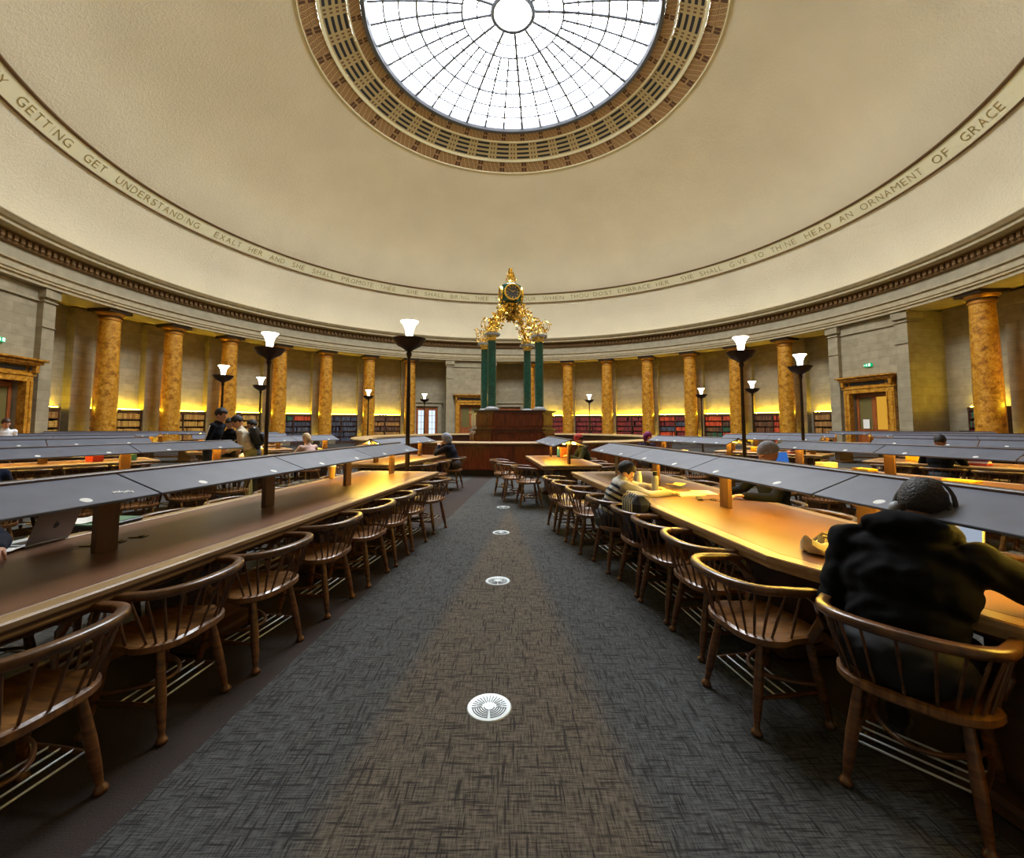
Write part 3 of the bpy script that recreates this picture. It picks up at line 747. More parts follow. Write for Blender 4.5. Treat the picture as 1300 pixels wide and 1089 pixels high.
# ------------------------------------------------------------------ reading tables
def tab_meshes(L, hw, posts, joints, canL):
    """local: x across, y along (towards the room centre), length L centred"""
    out={}
    m=MB(); m.box((0,0,.775),(2*hw-.20,L-.20,.028),bev=.003); out['inlay']=m.mesh('inlay',M['leather'],0)
    m=MB()
    m.box((0,0,.752),(2*hw-.02,L-.02,.03))
    out['tabletop']=m.mesh('tabletop',M['tabw'],0)
    m=MB()
    for sx in (-1,1): m.box((sx*(hw-.05),0,.772),(.10,L,.036),bev=.008)
    for sy in (-1,1): m.box((0,sy*(L/2-.05),.772),(2*hw-.2,.10,.036),bev=.008)
    for sx in (-1,1): m.box((sx*(hw-.035),0,.735),(.05,L-.04,.04),bev=.012)
    for sy in (-1,1): m.box((0,sy*(L/2-.035),.735),(2*hw-.1,.05,.04),bev=.012)
    out['edging']=m.mesh('edging',M['nosing'],30)
    m=MB(); ap=.30
    for sx in (-1,1): m.box((sx*ap,0,.66),(.03,L-.5,.17)); m.box((sx*ap,0,.60),(.045,L-.5,.03),bev=.008)
    out['apron']=m.mesh('apron',M['tabw'],0)
    return out
def make_table(L, hw, postY, canY0, canY1, joints, on, shared, label):
    t=thing('reading_table',label,'table')
    tp=link('tabletop',shared['tabletop'],t); link('edging',shared['edging'],tp); link('inlay',shared['inlay'],tp); link('apron',shared['apron'],tp)
    for i,y in enumerate(shared['pedY']): p=link('pedestal',shared['ped'],t,(0,y,0)); link('foot',shared['pfoot'],p)
    for x in (-.12,0,.12): link('foot_rail',shared['rail'],t,(x,0,0))
    for y in postY: link('canopy_post',shared['post'],t,(0,y,0))
    link('ridge_bar',shared['ridge'],t)
    js=[canY0]+joints+[canY1]
    for k in range(len(js)-1):
        a,b=js[k],js[k+1]
        for sx in (-1,1):
            m=shared.get(('pan',k,sx))
            if m is None:
                mm=MB(); Mx=Matrix.Translation((sx*.175,(a+b)/2,1.188))@Matrix.Rotation(sx*R(19),4,'Y')
                n0=len(mm.v); mm.box((0,0,0),(.36,b-a-.012,.016),bev=.003); mm.v[n0:]=[tuple(Mx@Vector(v)) for v in mm.v[n0:]]
                n0=len(mm.v); mm.box((0,0,-.010),(.34,b-a-.03,.004),mi=1); mm.v[n0:]=[tuple(Mx@Vector(v)) for v in mm.v[n0:]]
                shared[('pan',k,sx)]=m=mm.mesh('canopy_panel',[M['canopy'],M['canopyin']],20)
                dl=[]
                nn=2 if b-a>.9 else 1
                dm=MB()
                dl=[]
                for q in range(nn):
                    dm=MB(); yy=a+(b-a)*(q+.5)/nn - (a+b)/2
                    n0=len(dm.v); dm.lathe([(.0001,.0095),(.025,.0095),(.027,.008)],16,Matrix.Translation((sx*.125,yy,0))); dm.v[n0:]=[tuple(Mx@Vector(v)) for v in dm.v[n0:]]
                    dl.append(dm.mesh('seat_label',M['disc'],0))
                shared[('disc',k,sx)]=dl
            pn=link('canopy_panel',m,t); [link('seat_label',q_,pn) for q_ in shared[('disc',k,sx)]]
            key=('tube',k,sx,on[k])
            if key not in shared:
                mm=MB(); mm.tube([(sx*.10,a+.12,1.175),(sx*.10,b-.12,1.175)],.013,8); shared[key]=mm.mesh('lamp_tube',M['lampon'] if on[k] else M['lampoff'],60)
            link('lamp_tube',shared[key],t)
    return t
def shared_common(L,ridge0,ridge1,pedY,hw):
    s={}
    m=MB(); m.box((0,0,.38),(.34,.5,.66),bev=.01); m.box((0,0,.69),(.5,.6,.06),bev=.015); s['ped']=m.mesh('pedestal',M['tabw'],0)
    m=MB(); m.box((0,0,.04),(.6,.62,.08),bev=.02); s['pfoot']=m.mesh('foot',M['tabw'],0)
    m=MB(); m.box((0,0,.20),(.06,L-.9,.05),bev=.01); s['rail']=m.mesh('foot_rail',M['post'],0)
    m=MB(); m.box((0,0,.97),(.04,.13,.40),bev=.003); s['post']=m.mesh('canopy_post',M['post'],0)
    m=MB(); m.box((0,(ridge0+ridge1)/2,1.245),(.07,ridge1-ridge0,.035),bev=.006); m.box((0,(ridge0+ridge1)/2,1.20),(.03,ridge1-ridge0-.05,.06)); s['ridge']=m.mesh('ridge_bar',M['ridge'],0)
    s['pedY']=pedY
    return s
LO,HW,RM=6.1,.65,16.0
yo=lambda r: RM-r
def angled_end():
    O=[(.65,3.05),(-.65,3.05),(-.65,-1.45),(-.08,-3.05),(.65,-3.05)]
    def inset(P,d):
        out=[]; n=len(P)
        for i in range(n):
            p,a,b=Vector(P[i]),Vector(P[i-1]),Vector(P[(i+1)%n]); e1=(p-a).normalized(); e2=(b-p).normalized()
            n1=Vector((-e1.y,e1.x)); n2=Vector((-e2.y,e2.x)); q=(n1+n2)/(1+n1.dot(n2)); out.append(tuple(p+q*d))
        return out
    o={}
    m=MB(); m.prism(inset(O,.10),.770,.7915); o['inlay']=m.mesh('inlay',M['leather'],0)
    m=MB(); m.prism(inset(O,.03),.735,.756); o['tabletop']=m.mesh('tabletop',M['tabw'],0)
    m=MB(); m.prism(O,.758,.786); m.prism(inset(O,.006),.754,.790); m.prism(inset(O,.022),.716,.7545); o['edging']=m.mesh('edging',M['nosing'],0)
    m=MB()
    for sx,l,c in ((-1,3.8,.75),(1,5.6,0)): m.box((sx*.30,c,.66),(.03,l,.17)); m.box((sx*.30,c,.60),(.045,l,.03),bev=.008)
    o['apron']=m.mesh('apron',M['tabw'],0); return o
sh_o=shared_common(LO,yo(18.95),yo(13.02),[-2.4,-.8,.8,2.4],HW); sh_o.update(tab_meshes(LO,HW,0,0,0))
POST=[13.28,14.62,16.05,17.48,18.8]
def words_k(k):
    n=['','second ','third ','fourth ','fifth ','sixth ','seventh ']
    return ('%slong table left of the aisle'%n[-k]) if k<=0 else ('%slong table right of the aisle'%n[k-1])
ONS={0:[0,0,1,1],1:[1,1,1,0]}   # order: y from outer (negative) to inner
A0=-8.1
for k in range(-5,7):
    ang=A0+15*k
    if k==1: ang=6.95
    on=ONS.get(k,[1,1,1,1])
    if k==0: on=[0,0,0,1]
    lab='long wooden table with sloping grey lamp canopy, %s'%({0:'left of the aisle, mostly unlit',1:'right of the aisle, brightly lit'}.get(k,'%s one left of the aisle'%ORD[-k] if k<0 else '%s one right of the aisle'%ORD[k-1]))
    if k==1: keep={q:sh_o[q] for q in ('inlay','tabletop','edging','apron')}; sh_o.update(angled_end())
    t=make_table(LO,HW,[yo(r) for r in POST],yo(18.95),yo(13.02),[yo(17.46),yo(16.03),yo(14.6)],on,sh_o,lab)
    if k==1: sh_o.update(keep)
    t.location=PT(ang,RM); t.rotation_euler=(0,0,R(ang)); t['group']='long reading tables'
RI=10.6; yi=lambda r: RI-r
sh_i=shared_common(2.6,yi(11.8),yi(9.4),[-.7,.7],.56); sh_i.update(tab_meshes(2.6,.56,0,0,0))
inner_ang=[(-13.5,'left of the aisle near the desk'),(5.3,'right of the aisle near the desk'),(23.3,'second on the right near the desk'),(-31.5,'second on the left near the desk'),(-49.5,'third on the left near the desk'),(41.3,'third on the right near the desk'),(59.3,'fourth on the right near the desk'),(-67.5,'fourth on the left near the desk')]
for ang,w_ in inner_ang:
    t=make_table(2.6,.56,[yi(11.57),yi(9.6)],yi(11.8),yi(9.4),[yi(10.6)],[1,1],sh_i,'short reading table with lamp canopy, '+w_)
    t.location=PT(ang,RI); t.rotation_euler=(0,0,R(ang)); t['group']='short reading tables'
# chairs -------------------------------------------------------------
def nvec(a,s=1): a=R(a); return Vector((cos(a)*s,sin(a)*s))
def rot(v,d): c,s_=cos(R(d)),sin(R(d)); return Vector((v[0]*c-v[1]*s_,v[0]*s_+v[1]*c))
jit=random.Random(3)
def putchair(ang,r,off,turn,label,group,detail=True):
    p=PT(ang,r,off); f=nvec(ang,-1 if off>0 else 1); f=rot(f,turn); return chair(p,f,label,group,detail)
left_r=[18.33,17.63,17.0,16.22,15.53,14.93,14.32,13.48]
for i,r in enumerate(left_r):
    putchair(A0,r,.62+[.0,-.02,.02,.01,.03,.03,.02,.03][i],[0,3,-2,2,0,4,-3,-6][i],'spindle-back oak armchair, aisle side of the left long table, %s from the camera'%ORD[i],'aisle-side chairs at the left long table')
right_r=[(18.12,-.47,32),(17.5,-.74,2),(16.83,-.62,-2),(16.27,-.62,4),(15.74,-.62,0),(15.10,-.68,3),(14.42,-.76,-3),(13.85,-.82,2),(13.26,-.84,0)]
rl=['spindle-back oak armchair under the person in the black hooded jacket','empty glossy oak armchair beside the black-jacketed reader, nearest on the right']+['spindle-back oak armchair, aisle side of right long table, %s beyond the nearest empty one'%ORD[j] for j in range(7)]
rl[4]='oak armchair on the right with a navy bag hung on its back'; rl[5]='oak armchair on the right holding the reader in the striped jumper'
for i,(r,o_,tn) in enumerate(right_r):
    putchair(6.95,r,o_,tn,rl[i],'aisle-side chairs at the right long table')
# far sides and other tables
for k in range(-4,6):
    ang=A0+15*k if k!=1 else 6.95
    for sd in (-1,1):
        if (k==0 and sd==1) or (k==1 and sd==-1): continue
        near_side = (sd==1) if k<0 else (sd==-1)
        for i in range(8):
            r=13.45+i*.70+jit.uniform(-.04,.04)
            p=PT(ang,r,sd*.7)
            if abs(p.x)>1.25*(p.y+20.02)+1.0: continue
            if k in(-4,5) and not near_side: continue
            if k==2 and sd==-1 and abs(r-17.0)<.4: pass
            det=(p-Vector((0,-20.02,0))).length<6.6 and k in (0,1,-1,2)
            which='near' if near_side else 'far'
            if k in (0,1): which='outer'
            lab='oak armchair, %s side of %s, %s from its inner end'%(which,words_k(k).replace('of the aisle','of aisle'),ORD[i])
            putchair(ang,r,sd*(.68+jit.uniform(-.05,.12)),jit.uniform(-9,9),lab,'chairs at the '+words_k(k),det)
for ang,w_ in inner_ang:
    for sd in (-1,1):
        for i,r in enumerate((9.75,10.55,11.3)):
            if ang==5.3 and sd==-1: r=[9.9,10.75,11.4][i]; o_=[-1.12,-1.0,-.76][i]
            else: o_=sd*.72
            if ang==-13.5 and sd==1: r=[9.35,10.35,11.1][i]; o_=.74
            putchair(ang,r,o_,jit.uniform(-8,8),'oak armchair, %s side of short table %s, %s from the desk'%('left' if sd<0 else 'right',w_.replace(' near the desk',''),ORD[i]),'chairs at the short tables',ang in(5.3,-13.5))
print('chairs',NCH)
# ------------------------------------------------------------------ standing lamps
def lamp_proto():
    t=thing('standing_lamp','x','lamp')
    m=MB(); m.lathe([(.001,.0),(.26,0),(.27,.03),(.25,.06),(.17,.09),(.10,.14),(.06,.22),(.045,.3),(.001,.3)],24); m.build('base',M['bronze'],t,40)
    m=MB(); m.lathe([(.042,.28),(.036,1.4),(.028,2.72),(.001,2.72)],16); m.build('pole',M['bronze'],t,40)
    m=MB(); m.lathe([(.03,2.68),(.05,2.74),(.035,2.78),(.09,2.82),(.20,2.88),(.275,2.98),(.285,3.0),(.265,2.995),(.18,2.92),(.05,2.88),(.001,2.88)],32); m.build('bowl',M['bronze'],t,40)
    m=MB(); m.lathe([(.001,2.9),(.05,2.9),(.052,2.95),(.056,3.04),(.068,3.14),(.095,3.22),(.128,3.27),(.150,3.29),(.150,3.30),(.12,3.275),(.001,3.2)],28); m.build('glass_shade',M['shade'],t,60)
    return t
lp0=lamp_proto()
lamps=[((520,408),'tall bronze uplighter lamp at the inner end of the left long table'),((343,423),'tall bronze uplighter lamp nearest the group standing on the left'),((331.5,479),'small-looking bronze uplighter just left of the lamp near the standing group'),((284,464),'bronze uplighter lamp above the heads of the standing group'),((468,495),'distant bronze uplighter before the bookcases left of centre'),((539,500),'distant bronze uplighter before the bright glazed doorway'),((940,428),'tall bronze uplighter lamp behind the right long table'),((1015,450),'bronze uplighter lamp left of the right doorway'),((954.5,484),'bronze uplighter just right of the tall lamp behind the right table'),((890,493),'distant bronze uplighter left of the tall right-hand lamp'),((748,501),'distant bronze uplighter right of the green columns')]
CF=560.6; CTH=R(3.89); CPS=R(-.12); CD=20.02; CH=1.55
def pray(x,y):
    a=x-650;b=-(y-500);c,s=cos(CTH),sin(CTH); Y=CF*c-b*s; Z=CF*s+b*c; cp_,sp_=cos(CPS),sin(CPS)
    return Vector((a*cp_+Y*sp_,-a*sp_+Y*cp_,Z))
def at_z(x,y,z):
    r=pray(x,y); t=(z-CH)/r.z; return Vector((r.x*t,r.y*t-CD,z))
def at_d(x,y,Y):   # point on the sight line at forward distance Y from the camera
    r=pray(x,y); t=Y/r.y; return Vector((r.x*t,Y-CD,r.z*t+CH))
for i,((x,y),lab) in enumerate(lamps):
    p=at_z(x,y,3.30)
    if i==0: p=at_z(x,y,3.30)
    a=math.degrees(atan2(p.x,-p.y)); rr=math.hypot(p.x,p.y)
    o=lp0 if i==0 else copy_tree(lp0)
    o.location=(p.x,p.y,0); o['label']=lab; o['group']='bronze uplighter lamps'
    print('lamp',i,round(a,1),round(rr,2))
# ------------------------------------------------------------------ central desk and clock canopy
d=thing('service_desk','large round polished mahogany counter encircling the clock kiosk','desk')
m=MB()
for i in range(24):
    a0,a1=i*15+.4,i*15+14.6
    m.sweep([(6.70,.16),(6.70,.93)],i*15,i*15+15,6)
    m.sweep([(6.72,.20),(6.76,.20),(6.76,.86),(6.72,.86)],a0,a1,5)
m.useuv=False; m.build('front_panel',M['mah'],d,20)
m=MB(); m.sweep([(6.70,.93),(6.86,.94),(6.90,.955),(6.90,.985),(6.86,1.0),(6.05,1.0),(6.03,.93)],0,360,120); m.useuv=False; m.build('worktop',M['nosing'],d,20)
m=MB(); m.sweep([(6.64,0),(6.64,.16),(6.72,.16)],0,360,96); m.useuv=False; m.build('plinth',M['kick'],d,20)
m=MB(); m.sweep([(6.1,0),(6.1,.94)],0,360,96); m.useuv=False; m.build('back_panel',M['mahd'],d,20)
PR=-11
kq=thing('clock_kiosk','octagonal mahogany kiosk with four green columns carrying a gilded clock','kiosk',(-.1,0,0),R(-PR)*1.0)
def octa(ap,cut=.42):
    a=ap; b=ap*cut
    return [(a,-b),(a,b),(b,a),(-b,a),(-a,b),(-a,-b),(-b,-a),(b,-a)]
m=MB(); m.prism(octa(1.72,.62),0,1.30); m.prism(octa(1.66,.62),1.30,2.04)
for i in range(8):
    P=octa(1.74,.62); a=Vector(P[i]); b=Vector(P[(i+1)%8]); dv=(b-a); L=dv.length; dv.normalize(); nn=Vector((dv.y,-dv.x)); k_=2 if L>1.5 else 1
    for j in range(k_):
        for (z0,z1) in ((.25,1.15),(1.46,1.96)):
            c=a+dv*(L*(j+.5)/k_)+nn*(-.0 if z0<1 else -.075)
            m.box((c.x,c.y,(z0+z1)/2),(L/k_-.1,.05,z1-z0),rz=atan2(dv.y,dv.x),bev=.012)
m.build('panelled_body',M['mah'],kq,20)
m=MB(); m.prism(octa(1.82,.62),1.27,1.33); m.prism(octa(1.76,.62),2.04,2.07); m.prism(octa(1.80,.62),2.07,2.12); m.build('moulding',M['mahd'],kq,20)
cpos=[(sx*1.04,sy*1.16) for sx in (-1,1) for sy in (-1,1)]
for x,y in cpos:
    m=MB(); m.lathe([(.19,2.28),(.185,3.2),(.17,5.1)],24); c=m.build('green_column',M['green'],kq,40,(x,y,0))
    m=MB(); m.box((0,0,2.155),(.56,.56,.07),bev=.01); m.lathe([(.24,2.19),(.26,2.215),(.24,2.24),(.20,2.28)],24); m.build('base',M['silver'],c,30)
    m=MB(); m.lathe([(.17,5.08),(.20,5.10),(.20,5.14),(.175,5.16),(.175,5.22),(.23,5.27),(.27,5.31)],24); m.build('capital',M['gold'],c,30)
    m=MB(); m.prism(octa(.33,.5),5.31,5.40); m.build('abacus',M['silver'],c,30)
# gilded foliage: four scrolling arms meeting under the clock
rg=random.Random(5)
def leaf(m,p,dr,s):
    dr=Vector(dr).normalized(); sdv=dr.orthogonal().normalized(); sdv.rotate(Matrix.Rotation(rg.uniform(0,6.28),3,dr)); up=dr.cross(sdv)
    a=p; b=p+dr*s*.5+sdv*s*.28; c=p+dr*s+up*s*.15; d2=p+dr*s*.5-sdv*s*.28; e=p+dr*s*.5+up*s*.12; f=p+dr*s*.5-up*s*.04
    m.add([a,b,c,d2,e,f],[(0,1,4),(1,2,4),(2,3,4),(3,0,4),(1,0,5),(2,1,5),(3,2,5),(0,3,5)])
for x,y in cpos:
    m=MB(); s=Vector((x,y,5.40)); e=Vector((x*.16,y*.16,7.0))
    arc=[]
    for i in range(17):
        t=i/16; p=Vector((x*(1-t)**.9*(1)+e.x*t, y*(1-t)**.9+e.y*t, 5.40+ (1.05*sin(min(1,t*1.6)*pi/2)*.78)+.78*max(0,(t-.35)/.65)**1.2)); arc.append(p)
    m.tube(arc,[.045-.018*i/16 for i in range(17)],8)
    arc2=[p+Vector((0,0,-.22*sin(pi*min(1,i/16*1.1)))) for i,p in enumerate(arc)]; m.tube(arc2,.024,6)
    out=Vector((x,y,0)).normalized()
    for sc_,R_ in ((1,.34),(-1,.30)):
        cen=s+Vector((0,0,.42))+out.cross(Vector((0,0,1)))*sc_*.30+out*.14; pts=[]
        for i in range(26):
            a=-pi/2-sc_*i/25*pi*2.1; r_=R_*(1-.55*i/25); pts.append(cen+(out.cross(Vector((0,0,1)))*cos(a)+Vector((0,0,1))*sin(a)+out*.25*cos(a*.5))*r_)
        m.tube(pts,[.026-.014*i/25 for i in range(26)],6)
        for i in range(0,26,3): leaf(m,pts[i],(rg.uniform(-1,1),rg.uniform(-1,1),rg.uniform(-.3,1)),.15)
    cen=s+out*.30+Vector((0,0,.30)); pts=[]
    for i in range(24):
        a=pi*1.1-i/23*pi*1.9; r_=.34*(1-.5*i/23); pts.append(cen+(out*cos(a)+Vector((0,0,1))*sin(a))*r_)
    m.tube(pts,[.026-.013*i/23 for i in range(24)],6)
    for i in range(0,24,3): leaf(m,pts[i],(rg.uniform(-1,1),rg.uniform(-1,1),rg.uniform(-.3,1)),.16)
    for i in range(170):
        p=arc[rg.randrange(1,16)].copy(); dr=Vector((rg.uniform(-1,1),rg.uniform(-1,1),rg.uniform(-.9,1))).normalized(); p2=p+dr*rg.uniform(.04,.24)
        if i%2: m.tube([p,(p+p2)/2+Vector((0,0,.05)),p2],[.012,.010,.007],5)
        leaf(m,p2,dr,rg.uniform(.13,.24))
    m.build('gilded_scroll',M['gold'],kq,40)
m=MB()
for i in range(150):
    a=rg.uniform(0,2*pi); z=rg.uniform(6.35,7.08); r_=.10+.40*max(0,(z-6.3))*rg.uniform(.4,1)
    leaf(m,Vector((cos(a)*r_,sin(a)*r_,z)),(cos(a)*.6,sin(a)*.6,-1),rg.uniform(.14,.26))
m.lathe([(.001,6.25),(.05,6.3),(.10,6.5),(.16,6.8),(.26,7.02),(.30,7.08)],16); m.build('gilded_foliage',M['gold'],kq,40)
ck=MB(); ck.prism(octa(.44,.45),7.10,7.88,M=Matrix.Rotation(R(0),4,'Z')); ck.lathe([(.12,6.98),(.30,7.06),(.42,7.12)],24); ck.lathe([(.44,7.86),(.36,7.95),(.2,8.0),(.001,8.02)],24)
ckb=ck.build('clock_body',M['green'],kq,30)
for i in range(4):
    Mx=Matrix.Rotation(i*pi/2,4,'Z')@Matrix.Translation((0,-.45,7.49))@Matrix.Rotation(R(90),4,'X')
    m=MB(); m.lathe([(.30,0),(.30,.05),(.325,.085),(.365,.085),(.39,.04),(.39,-.02)],36,Mx); rim=m.build('dial_rim',M['gold'],ckb,40)
    m=MB(); m.lathe([(.001,.04),(.30,.04),(.31,.02)],36,Mx); dl=m.build('dial',plain('clock_dial_%d'%i,(74,72,70),.35) if i==0 else M['dialm'],rim,0) if i else None
    if i==0:
        M['dialm']=plain('clock_dial',(74,72,70),.35); dl=m.build('dial',M['dialm'],rim,0)
    m=MB()
    for h_ in range(12):
        Q=Mx@Matrix.Rotation(h_*pi/6,4,'Z')@Matrix.Translation((0,.25,.045)); m.box((0,0,0),(.022 if h_%3 else .035,.07,.008),M=None); m.v[-8:]=[tuple(Q@Vector(v)) for v in m.v[-8:]]
    m.build('hour_marks',M['gold'],rim,0)
    for ang_,ln,wd in ((R(-62),.16,.026),(R(-300),.23,.018)):
        m=MB(); Q=Mx@Matrix.Rotation(ang_,4,'Z')@Matrix.Translation((0,ln/2-.02,.055)); m.box((0,0,0),(wd,ln,.006)); m.v[-8:]=[tuple(Q@Vector(v)) for v in m.v[-8:]]; m.build('clock_hand',M['gold'],rim,0)
m=MB(); m.lathe([(.001,7.98),(.20,7.99),(.22,8.05),(.14,8.12),(.10,8.2),(.12,8.28),(.06,8.45),(.07,8.52),(.03,8.62),(.001,8.78)],16)
for i in range(150):
    a=rg.uniform(0,2*pi); z=rg.uniform(8.0,8.66); r_=.24*(1-(z-8)/.75); leaf(m,Vector((cos(a)*r_,sin(a)*r_,z)),(cos(a)*.6,sin(a)*.6,1.2),.12)
m.build('finial',M['gold'],kq,40)
# ------------------------------------------------------------------ floor grilles
gp=None
for i,(x,y) in enumerate([(-.13,-17.49),(-.15,-15.54),(-.17,-13.59),(-.18,-11.66)]):
    if gp is None:
        gp=thing('floor_grille','x','vent'); m=MB(); m.lathe([(.001,.004),(.105,.004),(.118,.006),(.122,.001)],40); m.build('plate',M['grille'],gp,20)
        m=MB()
        for j in range(17):
            a=R(-6+192*j/16)
            for r0,r1 in (((.045,.068),(.072,.096)) if j%2 else ((.04,.096),)):
                c=(r0+r1)/2; m.box((cos(a)*c,sin(a)*c,.0050),(r1-r0,.0036,.0012),rz=a)
        for j in range(6):
            r_=.028+.0125*j
            for sgn in (0,1):
                a0=R(187+sgn*89); 
                for q in range(8): 
                    a=a0+R(80)*(q+.5)/8; m.box((cos(a)*r_,sin(a)*r_,.0050),(.0045,r_*R(80)/8*1.05,.0012),rz=a)
        m.build('slots',M['slotd'],gp,0); o=gp
    else: o=copy_tree(gp)
    o.location=(x,y,0); o['label']='round metal floor grille in the aisle carpet, %s from the camera'%ORD[i]; o['group']='floor grilles down the aisle'
# ------------------------------------------------------------------ people
def V(*a): return Vector(a)
def ik(sh,ha,l1,l2,bend):
    d=ha-sh; L=min(d.length,l1+l2-.005); d=d.normalized(); a=(l1*l1-l2*l2+L*L)/(2*L); hh=sqrt(max(l1*l1-a*a,0))
    b=bend-d*bend.dot(d); b=b.normalized() if b.length>1e-4 else d.orthogonal().normalized()
    return sh+d*a+b*hh, sh+d*L
def remesh(mb, vox, smooth=4):
    me=mb.mesh('tmp',M['black'],None); ob=bpy.data.objects.new('tmp',me); COL.objects.link(ob)
    md=ob.modifiers.new('r','REMESH'); md.mode='VOXEL'; md.voxel_size=vox
    if smooth: s=ob.modifiers.new('s','SMOOTH'); s.factor=.5; s.iterations=smooth
    bpy.context.view_layer.update(); dg=bpy.context.evaluated_depsgraph_get(); out=bpy.data.meshes.new_from_object(ob.evaluated_get(dg))
    bpy.data.objects.remove(ob); bpy.data.meshes.remove(me); return out
def hand_geo(m, wrist, dirv, up, side_, curl=.4, mi=0):
    d=dirv.normalized(); u=(up-d*up.dot(d)).normalized(); s=d.cross(u)*side_
    c=wrist+d*.05
    Mx=Matrix((( *s,0),( *d,0),( *u,0),(0,0,0,1))).transposed(); Mx.translation=c; Mx[3][:]=(0,0,0,1)
    m.sphere((0,0,0),(.040,.052,.015),8,mi,M=None) if False else None
    n0=len(m.v); m.sphere((0,0,0),(.041,.054,.016),7,mi); m.v[n0:]=[tuple(Mx@Vector(v)) for v in m.v[n0:]]
    for j,(o,l) in enumerate(((-.030,.066),(-.010,.078),(.010,.074),(.029,.058))):
        p0=c+d*.040+s*o; a=curl*.5; pts=[p0]; p=p0
        for k,f in enumerate((.45,.32,.23)):
            a+=curl*(.35 if k==0 else .8); p=p+(d*cos(a)-u*sin(a))*l*f*1.0+s*o*.05; pts.append(p)
        m.tube([p0-d*.02]+pts,[.0095,.0095,.0088,.008,.0062],8,mi)
        m.sphere(pts[-1],.0062,4,mi)
    p0=c-d*.02-s*.034; m.tube([p0,p0+d*.03-s*.022-u*.006,p0+d*.055-s*.026-u*.014,p0+d*.075-s*.020-u*.02],[.012,.011,.0095,.007],8,mi)
def person(label, pos, face, mats, pose='sit', lean=15, hands=None, turn=0, nod=20, tilt=0, bulk=1.0, hair=None, hairlen=0, vox=.016, hood=False, headwear=None, wide=1.0, bend=None, height=1.0, twist=0, fine=True, head_off=(0,0), hdrop=0, scale=1, headat=None, stripe=None):
    rz=atan2(-face[0],face[1])
    t=tag(bpy.data.objects.new('person',None),label,'person'); 
    Lr=R(lean); sp=V(0,sin(Lr),cos(Lr))
    if pose=='sit': pel=V(0,-.03,.57)
    else: pel=V(0,0,.95*height)
    chest=pel+sp*.30; shl=pel+sp*.45; nb=pel+sp*.52
    hp=Lr*.6+R(nod); hd=nb+V(head_off[0],sin(Lr*.9)*.10+head_off[1],cos(Lr*.9)*.10-hdrop)
    HM=Matrix.Translation(hd+V(0,.02,.035))@Matrix.Rotation(R(turn),4,'Z')@Matrix.Rotation(-hp,4,'X')@Matrix.Rotation(R(tilt),4,'Y')@Matrix.Scale(1.08,4)
    hc=HM@V(0,0,0)
    prim=[]  # (kind, data..., mat)
    RX=Matrix.Rotation(-Lr,4,'X'); b=bulk
    def E(c,r,mi,M_=None): prim.append(('e',Vector(c),r,M_ if M_ is not None else RX,mi))
    def C(a,b_,ra,rb,mi): prim.append(('c',Vector(a),Vector(b_),ra,rb,mi))
    E(pel,(.165*b*wide,.125*b,.13),2 if pose!='sit' else 2); E(pel+sp*.15,(.150*b*wide,.115*b,.16),1); E(chest,(.172*b*wide,.122*b,.17),1); E(shl-sp*.03,(.185*b*wide,.10*b,.09),1)
    C(nb-sp*.02,hd+V(0,.015,.02),.055,.052,0)
    E(nb-sp*.01,(.085*b,.075*b,.05),1)
    HR=HM.to_3x3().to_4x4()
    E(HM@V(0,-.012,.02),(.073,.092,.098),0,HR); E(HM@V(0,.026,-.052),(.053,.060,.062),0,HR); E(HM@V(0,.03,-.015),(.062,.060,.07),0,HR)
    C(HM@V(0,.084,.010),HM@V(0,.104,-.026),.010,.014,0); E(HM@V(0,.070,-.095),(.020,.018,.016),0,HR)
    for s in (-1,1): E(HM@V(s*.074,-.004,-.012),(.012,.022,.032),0,HR); E(HM@V(s*.03,.074,.028),(.024,.014,.010),0,HR)
    E(HM@V(0,.083,-.062),(.022,.010,.010),0,HR)
    sw=.185*wide*(1+.35*(b-1)); hd_=[]
    TW=Matrix.Rotation(R(twist),4,'Z')
    for i,s in enumerate((-1,1)):
        sh=shl+V(s*sw,0,-.01); 
        if hands is None: tgt=V(s*.14,.42,.83) if pose=='sit' else V(s*.25,.06,.80)
        else: tgt=Vector(hands[i])
        bd=Vector(bend[i]) if bend else (V(s*.8,-.2,-.7) if pose=='sit' else V(s*.2,-1,0))
        el,wr=ik(sh,tgt,.285,.255,bd)
        C(sh,el,.062*b,.050*b,1); C(el,wr,.050*b,.036*b,1); E(sh,(.068*b,.068*b,.068*b),1)
        hd_.append((el,wr,s))
    for s in (-1,1):
        hip=pel+V(s*.09,0,-.02)
        if pose=='sit': kn=V(s*.13,.40,.53); an=V(s*.13,.36,.10)
        else: kn=V(s*.10,.03,.50*height); an=V(s*.11,-.01,.09)
        C(hip,kn,.088*b**.5,.062,2); C(kn,an,.058,.040,2)
        C(an+V(0,-.02,-.045),an+V(0,.13,-.058),.040,.030,3)
    if hood:
        E(nb+V(0,-.045,.035),(.165,.105,.075),4); E(nb+V(-.11,.03,.01),(.07,.11,.06),4); E(nb+V(.11,.03,.01),(.07,.11,.06),4)
    mb=MB()
    for p in prim:
        if p[0]=='e':
            mb.sphere((0,0,0),1,9,0,M=None); n=len(mb.v)-19*0
            cnt=(9+1)*18; Mx=Matrix.Translation(p[1])@p[3]@Matrix.Diagonal((*p[2],1)); mb.v[-cnt:]=[tuple(Mx@Vector(v)) for v in mb.v[-cnt:]]
        else:
            a,b_,ra,rb=p[1:5]; n=8; pts=[];rr=[]; d=(b_-a).normalized()
            for k in range(5): q=pi/2*(1-k/4); pts.append(a-d*ra*sin(q)); rr.append(max(ra*cos(q),.002))
            for k in range(5): q=pi/2*k/4; pts.append(b_+d*rb*sin(q)); rr.append(max(rb*cos(q),.002))
            mb.tube(pts,rr,14)
    me=remesh(mb,vox,3)
